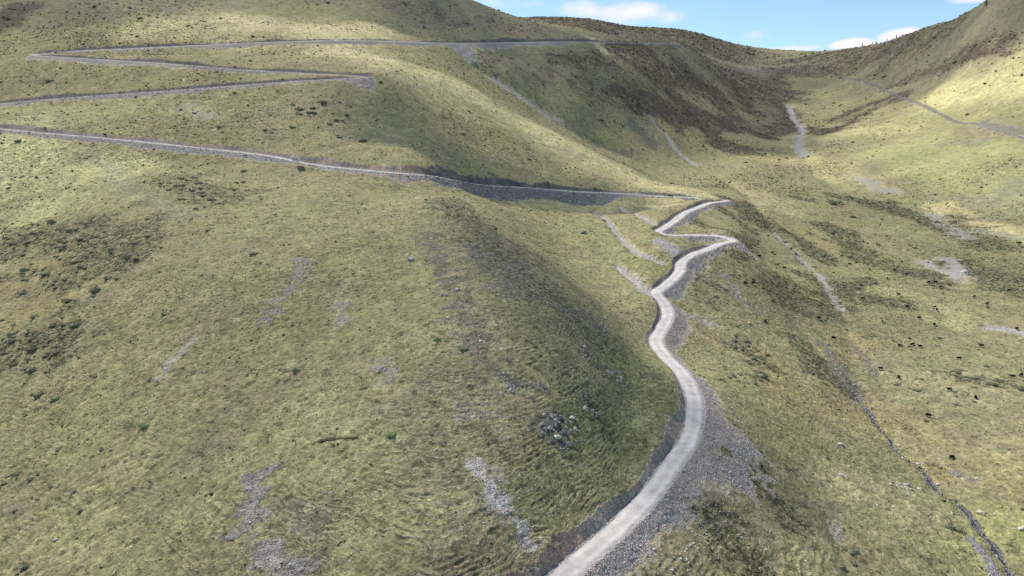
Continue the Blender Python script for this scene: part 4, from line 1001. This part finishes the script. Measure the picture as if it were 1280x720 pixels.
def make_car(kind, paint):
    t = empty(kind)
    W = .92
    if kind == 'parked_car':      # estate / off-roader
        prof = [(-2.2,.45),(-2.25,.95),(-2.15,1.1),(-1.95,1.62),(-1.7,1.74),(.25,1.74),(.95,1.12),(2.05,1.02),(2.25,.85),(2.28,.45)]; zi = 1.15
        win = [(-1.95,1.15),(-1.82,1.60),(.20,1.62),(.80,1.15)]; ws = ((.27,1.70),(.97,1.14)); bw = ((-1.97,1.60),(-2.17,1.12))
    else:                          # pick-up truck
        prof = [(-2.6,.55),(-2.6,1.12),(-.75,1.12),(-.65,1.70),(-.4,1.80),(.55,1.80),(1.15,1.18),(2.35,1.08),(2.5,.9),(2.52,.5)]; zi = 1.2
        win = [(-.55,1.2),(-.48,1.68),(.50,1.68),(1.0,1.2)]; ws = ((.57,1.76),(1.17,1.20)); bw = ((-.665,1.64),(-.74,1.22))
    bm = bmesh.new(); prism(bm, prof, -W, W, .14, zi); bmesh.ops.recalc_face_normals(bm, faces=bm.faces)
    bmesh.ops.bevel(bm, geom=list(bm.edges), offset=.05, segments=2, affect='EDGES'); part('body', bm_mesh('body', bm, False), paint, t)
    for s in (-1, 1):
        bm = bmesh.new(); v = [bm.verts.new((x, s * (W - (.11 if z > 1.3 else .0) + .012), z)) for x, z in win]; f = bm.faces.new(v); r = bmesh.ops.extrude_face_region(bm, geom=[f]); 
        bmesh.ops.translate(bm, verts=[g for g in r['geom'] if isinstance(g, bmesh.types.BMVert)], vec=(0, -s * .05, 0)); bmesh.ops.recalc_face_normals(bm, faces=bm.faces); part('side_window', bm_mesh('side_window', bm), M_GLASS, t)
        bm = bmesh.new(); add_box(bm, (prof[-2][0] - .02, s * .68, .86), (.12, .34, .16), .03); part('headlight', bm_mesh('headlight', bm), M_LAMP, t)
        bm = bmesh.new(); add_box(bm, (prof[1][0] + .02, s * .78, .95), (.1, .16, .24), .02); part('tail_light', bm_mesh('tail_light', bm), M_TAIL, t)
    for nm, (a, b) in (('windscreen', ws), ('rear_window', bw)):
        bm = bmesh.new(); nx, nz = (a[1] - b[1]), (b[0] - a[0]); l = math.hypot(nx, nz); nx, nz = abs(nx) / l * (1 if nm == 'windscreen' else -1) * .02, abs(nz) / l * .02
        v = [bm.verts.new((a[0] + nx, -.72, a[1] + nz)), bm.verts.new((a[0] + nx, .72, a[1] + nz)), bm.verts.new((b[0] + nx, .84, b[1] + nz)), bm.verts.new((b[0] + nx, -.84, b[1] + nz))]
        bm.faces.new(v); part(nm, bm_mesh(nm, bm), M_GLASS, t)
    wx = (-1.4, 1.42) if kind == 'parked_car' else (-1.65, 1.6)
    for xx in wx:
        for s in (-1, 1):
            bm = bmesh.new(); add_cyl(bm, (0, 0, 0), .37, .25, 'Y', 24); bmesh.ops.bevel(bm, geom=list(bm.edges), offset=.02, segments=1, affect='EDGES')
            wmesh = part('wheel', bm_mesh('wheel', bm), M_TYRE, t, (xx, s * .82, .37))
            bm = bmesh.new(); add_cyl(bm, (0, s * .12, 0), .22, .03, 'Y', 16); part('rim', bm_mesh('rim', bm), M_RIM, wmesh)
    if kind != 'parked_car':
        bm = bmesh.new(); add_box(bm, (-1.67, 0, 1.13), (1.7, 1.6, .05), .01); part('cargo_bed', bm_mesh('cargo_bed', bm), M_CANVAS, t)
    return t
def nearest_road(x, y):
    best = None
    for Q, _ in ROADS:
        d = np.hypot(Q[:, 0] - x, Q[:, 1] - y); k = int(np.argmin(d))
        if best is None or d[k] < best[0]: k = min(max(k, 3), len(Q) - 4); best = (d[k], Q[k], math.atan2(Q[k + 3][1] - Q[k - 3][1], Q[k + 3][0] - Q[k - 3][0]), (Q[k + 3][2] - Q[k - 3][2]) / max(1e-3, np.hypot(*(Q[k + 3][:2] - Q[k - 3][:2]))))
    return best
def on_road(o, P, side=0, flip=False):
    d, q, a, g = nearest_road(P[0], P[1])
    n = (-math.sin(a), math.cos(a)); o.location = (q[0] + n[0] * side, q[1] + n[1] * side, q[2] + .06)
    if flip: a += math.pi; g = -g
    o.rotation_euler = (0, -math.atan(g), a)
ow = W3(369, 202.6, 462); c1 = make_car('parked_car', M_SILV); on_road(c1, ow, 0, True); tag(c1, 'silver grey estate car stopped on the long gravel road beside a standing person', 'car', 'vehicles on the gravel road')
c2 = make_car('pickup_truck', M_WHITE); on_road(c2, W3(797, 243, 571), 0, False); tag(c2, 'white pickup truck on the road just before the upper hairpin', 'pickup truck', 'vehicles on the gravel road')
c3 = make_car('parked_car', M_BLACK); on_road(c3, W3(838, 245.5, 575), .6, True); tag(c3, 'black car parked on the road between the white pickup and the upper hairpin', 'car', 'vehicles on the gravel road')
c4 = make_car('pickup_truck', M_WHITE); on_road(c4, W3(849, 56, 1378), 0, True); tag(c4, 'tiny white truck far up the valley at the end of the highest road', 'pickup truck', 'vehicles on the gravel road')

# --- person by the car
M_SKIN = simple('skin', (.42, .27, .19), .6, .08, 6); M_SHIRT = simple('white_jacket', (.75, .74, .72), .8, .06, 4); M_TROU = simple('dark_trousers', (.03, .03, .04), .8, .2, 5); M_HAIR = simple('black_hair', (.015, .012, .01), .7, .2, 9); M_BOOT = simple('boots', (.05, .035, .025), .6, .2, 6)
def make_person():
    t = empty('person')
    J = [(0,0,.98),(0,0,1.18),(0,.0,1.40),(0,.01,1.52),(0,.03,1.60),(0,.02,1.70)]; R0 = [(.15,.11),(.145,.11),(.16,.11),(.06,.06),(.08,.09),(.075,.09)]; E = [(0,1),(1,2),(2,3),(3,4),(4,5)]
    def ch(b, P, r):
        pr = b
        for p, q in zip(P, r): J.append(p); R0.append(q); E.append((pr, len(J) - 1)); pr = len(J) - 1
    for s in (-1, 1):
        ch(0, [(.10*s,0,.86),(.11*s,.02,.48),(.12*s,-.02,.10),(.12*s,.12,.04)], [.095,.06,.045,.04])
        ch(2, [(.19*s,0,1.42),(.25*s,-.02,1.14),(.24*s,.08,.90),(.235*s,.11,.82)], [.06,.045,.035,.03])
        h = len(J) - 1
        for k in range(4): ch(h, [(.235*s + (k-1.5)*.001, .11+(k-1.5)*.018,.77),(.23*s,.12+(k-1.5)*.018,.725-.008*abs(k-1.4))], [.009,.008])
        ch(h, [(.22*s,.15,.80),(.215*s,.165,.765)], [.01,.008])
    part('body', skin('body', J, E, R0, 0, 1), M_SKIN, t)
    part('jacket', skin('jacket', [(0,0,.95),(0,0,1.18),(0,0,1.42),(.20,0,1.43),(.255,-.02,1.15),(.245,.07,.94),(-.20,0,1.43),(-.255,-.02,1.15),(-.245,.07,.94)], [(0,1),(1,2),(2,3),(3,4),(4,5),(2,6),(6,7),(7,8)], [(.175,.13),(.165,.13),(.17,.125),.075,.062,.052,.075,.062,.052], 0, 1), M_SHIRT, t)
    part('trousers', skin('trousers', [(0,0,.96),(.10,0,.86),(.115,.02,.48),(.12,-.02,.14),(-.10,0,.86),(-.115,.02,.48),(-.12,-.02,.14)], [(0,1),(1,2),(2,3),(0,4),(4,5),(5,6)], [(.165,.125),.11,.078,.062,.11,.078,.062], 0, 1), M_TROU, t)
    for s in (-1, 1):
        part('boot', skin('boot', [(.12*s,-.03,.12),(.12*s,-.02,.05),(.12*s,.16,.045)], [(0,1),(1,2)], [.06,.055,.042], 0, 1), M_BOOT, t)
    bm = bmesh.new(); bmesh.ops.create_uvsphere(bm, u_segments=16, v_segments=10, radius=.108)
    for v in bm.verts: v.co = Vector((v.co.x * .92, v.co.y * 1.05 - .01, v.co.z * .95 + 1.70)); 
    bmesh.ops.delete(bm, geom=[v for v in bm.verts if v.co.y > .035 and v.co.z < 1.74], context='VERTS'); part('hair', bm_mesh('hair', bm, True), M_HAIR, t)
    for s in (-1, 1):
        bm = bmesh.new(); bmesh.ops.create_uvsphere(bm, u_segments=8, v_segments=6, radius=.013); bmesh.ops.translate(bm, verts=bm.verts, vec=(s * .032, .098, 1.675)); part('eye', bm_mesh('eye', bm), M_HAIR, t)
        bm = bmesh.new(); bmesh.ops.create_uvsphere(bm, u_segments=8, v_segments=6, radius=.028); [setattr(v, 'co', Vector((v.co.x * .4 + s * .085, v.co.y * .7 + .01, v.co.z + 1.655))) for v in bm.verts]; part('ear', bm_mesh('ear', bm), M_SKIN, t)
    bm = bmesh.new(); bmesh.ops.create_cone(bm, segments=8, radius1=.018, radius2=.006, depth=.05, cap_ends=True, matrix=Matrix.Translation((0, .112, 1.65))); part('nose', bm_mesh('nose', bm), M_SKIN, t)
    bm = bmesh.new(); add_box(bm, (0, .10, 1.615), (.045, .012, .01)); part('mouth', bm_mesh('mouth', bm), M_TAIL, t)
    return t
pr = make_person(); on_road(pr, W3(378.5, 204, 460), -1.2); pr.rotation_euler = (0, 0, 1.2)
tag(pr, 'person in a white jacket and dark trousers standing by the silver car', 'person')
# --- survey pole on the highest road
M_POLE = simple('painted_pole', (.7, .69, .66), .6, .1, 3)
t = empty('marker_post'); bm = bmesh.new(); add_box(bm, (0, 0, 1.4), (.5, .5, 2.8), .05); part('post', bm_mesh('post', bm), M_POLE, t)
bm = bmesh.new(); add_box(bm, (0, 0, .12), (1.2, 1.2, .3), .05); part('base', bm_mesh('base', bm), M_GREY, t)
on_road(t, W3(603, 53.4, 920), 3.4); t.rotation_euler = (0, 0, .3); tag(t, 'pale upright post on the verge of the highest road', 'post')
print('people', round(time.time() - T0, 1))

# --- clouds drifting high over the slopes (they throw the hill shadows; cover also shaped to darken the spur flank)
SUN_AZ, SUN_EL = -44 * D2R, 53 * D2R     # azimuth measured from +Y towards +X
sdir = (math.sin(SUN_AZ) * math.cos(SUN_EL), math.cos(SUN_AZ) * math.cos(SUN_EL), math.sin(SUN_EL))
HC = 900.0
def ground_lut(x, y):
    a, l = polar(x, y); return lut(GW, np.clip(a, -.8, .8), l) * np.hypot(x, y)
def poly_d(x, y, pl, scl=1.0):
    Q = np.array([hit(u, v)[:2] for u, v in pl]) if len(pl) > 1 else np.array([hit(*pl[0])[:2]] * 2) + [[0, 0], [1, 0]]
    d = np.full(x.shape, 1e9)
    for k in range(len(Q) - 1):
        ax, ay = Q[k]; bx, by = Q[k + 1] - Q[k]; t = np.clip(((x - ax) * bx + (y - ay) * by) / (bx * bx + by * by + 1e-9), 0, 1)
        d = np.minimum(d, np.hypot(x - ax - t * bx, y - ay - t * by))
    return d
SHADOWS = [([(640,72),(700,95),(770,130),(835,175)],62,.4),([(800,80),(850,105),(900,140),(920,175)],90,.8),([(730,30),(820,45),(900,62)],330,.7),([(930,100),(980,80),(1020,90)],190,.7),
           ([(960,140),(965,180)],50,.8),([(1040,100),(1100,80),(1180,50),(1290,5)],150,.85),([(1040,150),(1100,118)],45,.6),([(500,8),(580,22),(660,38),(720,46)],100,.9),([(470,140),(540,178),(620,205),(710,226)],44,1.0),
           ([(0,20),(60,10)],60,.55),([(845,500),(790,490),(740,470),(700,420),(640,350),(590,285)],26,.85),([(800,560),(760,520)],18,.45),([(280,660),(440,570),(540,440),(450,330),(330,400),(300,520)],42,.36),([(1000,650),(930,590)],14,.25),([(1100,260),(1180,300),(1240,330)],40,.3)]  # spur flank strokes: cloud cover added to deepen the slope's shade
LIGHTS = [([(430,58),(500,84),(590,120),(680,168),(760,206),(850,240)],46,1),([(750,58),(800,72),(845,92)],38,1),([(1130,150),(1200,110),(1290,90)],70,1)]
gx = np.linspace(-2200, 1900, 330); gy = np.linspace(100, 4300, 330); CX, CY = np.meshgrid(gx, gy)
tz = np.zeros_like(CX)
for it in range(14):
    k = (HC - tz) / sdir[2]; px = CX - sdir[0] * k; py = CY - sdir[1] * k; py_ = np.maximum(py, 40)
    tz = tz * .5 + .5 * np.clip(ground_lut(px, py_), -150, 500)
dens = np.zeros_like(CX); wobx = fbm(px, py, 120, 4, 401, gain=.6)
for pl, r, a in SHADOWS:
    d = poly_d(px, py, pl) / r + .45 * wobx; dens = np.maximum(dens, a * (1 - sstep(.55, 1.35, d)))
for pl, r, a in LIGHTS:
    d = poly_d(px, py, pl) / r + .3 * wobx; dens *= 1 - a * (1 - sstep(.5, 1.2, d))
dens *= np.clip(.85 + .4 * fbm(px, py, 60, 4, 405), 0, 1)
dens[0, :] = dens[-1, :] = 0; dens[:, 0] = dens[:, -1] = 0
mc, ntc, bc = newmat('cloud_vapour'); L = ntc.links.new
at = nd(ntc, 'ShaderNodeAttribute', attribute_name='cover'); tr = nd(ntc, 'ShaderNodeBsdfTransparent'); mxs = nd(ntc, 'ShaderNodeMixShader'); dif = nd(ntc, 'ShaderNodeBsdfDiffuse'); dif.inputs['Color'].default_value = (.85, .85, .87, 1)
nz = nd(ntc, 'ShaderNodeTexNoise'); nz.inputs['Scale'].default_value = .02; nz.inputs['Detail'].default_value = 5; gg = nd(ntc, 'ShaderNodeNewGeometry'); L(gg.outputs['Position'], nz.inputs['Vector'])
mr = nd(ntc, 'ShaderNodeMapRange'); mr.inputs[1].default_value = .3; mr.inputs[2].default_value = .7; mr.inputs[3].default_value = .55; mr.inputs[4].default_value = .78; L(nz.outputs['Fac'], mr.inputs[0])
ml = nd(ntc, 'ShaderNodeMath', operation='MULTIPLY'); L(at.outputs['Fac'], ml.inputs[0]); L(mr.outputs[0], ml.inputs[1])
L(ml.outputs[0], mxs.inputs[0]); L(tr.outputs[0], mxs.inputs[1]); L(dif.outputs[0], mxs.inputs[2]); L(mxs.outputs[0], ntc.nodes['Material Output'].inputs['Surface'])
cld = grid_mesh('cloud_layer', CX, CY, HC + dens * 60 + fbm(CX, CY, 90, 3, 409) * 25, mc, {'cover': ('FLOAT', dens)})
tag(cld, kind='structure')
print('clouds', round(time.time() - T0, 1))
#@@OBJECTS_END

# ------------------------------------------------------------------ light, sky, camera
SUN_AZ, SUN_EL = -44 * D2R, 53 * D2R     # azimuth measured from +Y towards +X
sdir = (math.sin(SUN_AZ) * math.cos(SUN_EL), math.cos(SUN_AZ) * math.cos(SUN_EL), math.sin(SUN_EL))
from mathutils import Vector
sl = bpy.data.lights.new('sun', 'SUN'); sl.energy = 5.0; sl.angle = .5 * D2R; sl.color = (1, .94, .83)
so = bpy.data.objects.new('sun', sl); COL.objects.link(so)
so.rotation_euler = Vector(sdir).to_track_quat('Z', 'Y').to_euler()
w = bpy.data.worlds.new('World'); SC.world = w; w.use_nodes = True
nt = w.node_tree; bg = nt.nodes['Background']; L = nt.links.new
sk = nd(nt, 'ShaderNodeTexSky'); sk.sky_type = 'NISHITA'; sk.sun_disc = False
sk.sun_elevation = SUN_EL; sk.sun_rotation = SUN_AZ; sk.altitude = 1500; sk.air_density = 1.0; sk.dust_density = .7; sk.ozone_density = 1.2
tc = nd(nt, 'ShaderNodeTexCoord')
# clouds: a few banks low over the pass
def wm(op, x, y=None):
    n = nd(nt, 'ShaderNodeMath', operation=op)
    for i, v in enumerate((x, y)):
        if v is None: continue
        if isinstance(v, (int, float)): n.inputs[i].default_value = v
        else: L(v, n.inputs[i])
    return n.outputs[0]
def blob(u, v, ru, rv, amp):
    d = Vector(ray(u, v)).normalized()
    up = Vector((0, 0, 1)); rt = d.cross(up).normalized(); u2 = rt.cross(d)
    def dot(vec):
        n = nd(nt, 'ShaderNodeVectorMath', operation='DOT_PRODUCT'); L(tc.outputs['Generated'], n.inputs[0]); n.inputs[1].default_value = vec; return n.outputs['Value']
    a = wm('MULTIPLY', dot(rt), FPX / ru); b_ = wm('MULTIPLY', dot(u2), FPX / rv)
    r2 = wm('ADD', wm('MULTIPLY', a, a), wm('MULTIPLY', b_, b_))
    return wm('MULTIPLY', wm('MAXIMUM', wm('SUBTRACT', 1.0, r2), 0.0), amp)
tot = None
for args in [(800,20,70,17,.55),(760,10,60,16,.42),(690,12,80,12,.28),(1066,56,26,8,1.5),(1128,47,28,12,1.4),(985,61,55,5,.6),(945,46,40,8,.4),(1215,-2,34,6,.7),(640,-2,60,12,.4)]:
    bl = blob(*args); tot = bl if tot is None else wm('ADD', tot, bl)
nz = nd(nt, 'ShaderNodeTexNoise'); nz.inputs['Scale'].default_value = 22; nz.inputs['Detail'].default_value = 8; nz.inputs['Roughness'].default_value = .6
mp = nd(nt, 'ShaderNodeMapping'); mp.inputs['Scale'].default_value = (1, 1, 1.8); L(tc.outputs['Generated'], mp.inputs[0]); L(mp.outputs[0], nz.inputs['Vector'])
cl = wm('ADD', tot, wm('MULTIPLY', wm('SUBTRACT', nz.outputs['Fac'], .5), 1.3))
mr = nd(nt, 'ShaderNodeMapRange'); mr.inputs[1].default_value = .12; mr.inputs[2].default_value = .95; mr.interpolation_type = 'SMOOTHSTEP'; L(cl, mr.inputs[0])
mx = nd(nt, 'ShaderNodeMix', data_type='RGBA'); L(mr.outputs[0], mx.inputs[0])
tn = nd(nt, 'ShaderNodeMix', data_type='RGBA', blend_type='MULTIPLY'); tn.inputs[0].default_value = 1; L(sk.outputs[0], tn.inputs[6]); tn.inputs[7].default_value = (.98, 1.07, 1.02, 1)
L(tn.outputs[2], mx.inputs[6]); mx.inputs[7].default_value = (6.2, 6.1, 6.4, 1)
L(mx.outputs[2], bg.inputs['Color']); bg.inputs['Strength'].default_value = .16

cam = bpy.data.cameras.new('camera'); co = bpy.data.objects.new('camera', cam); COL.objects.link(co)
cam.sensor_width = 36; cam.lens = 36 * FPX / 1280; cam.clip_end = 20000; cam.clip_start = .5
co.location = (0, 0, 0); co.rotation_euler = (math.pi / 2 - PITCH, 0, 0)
SC.camera = co
SC.view_settings.view_transform = 'Standard'; SC.view_settings.look = 'None'; SC.view_settings.exposure = 0
print('done', round(time.time() - T0, 1))
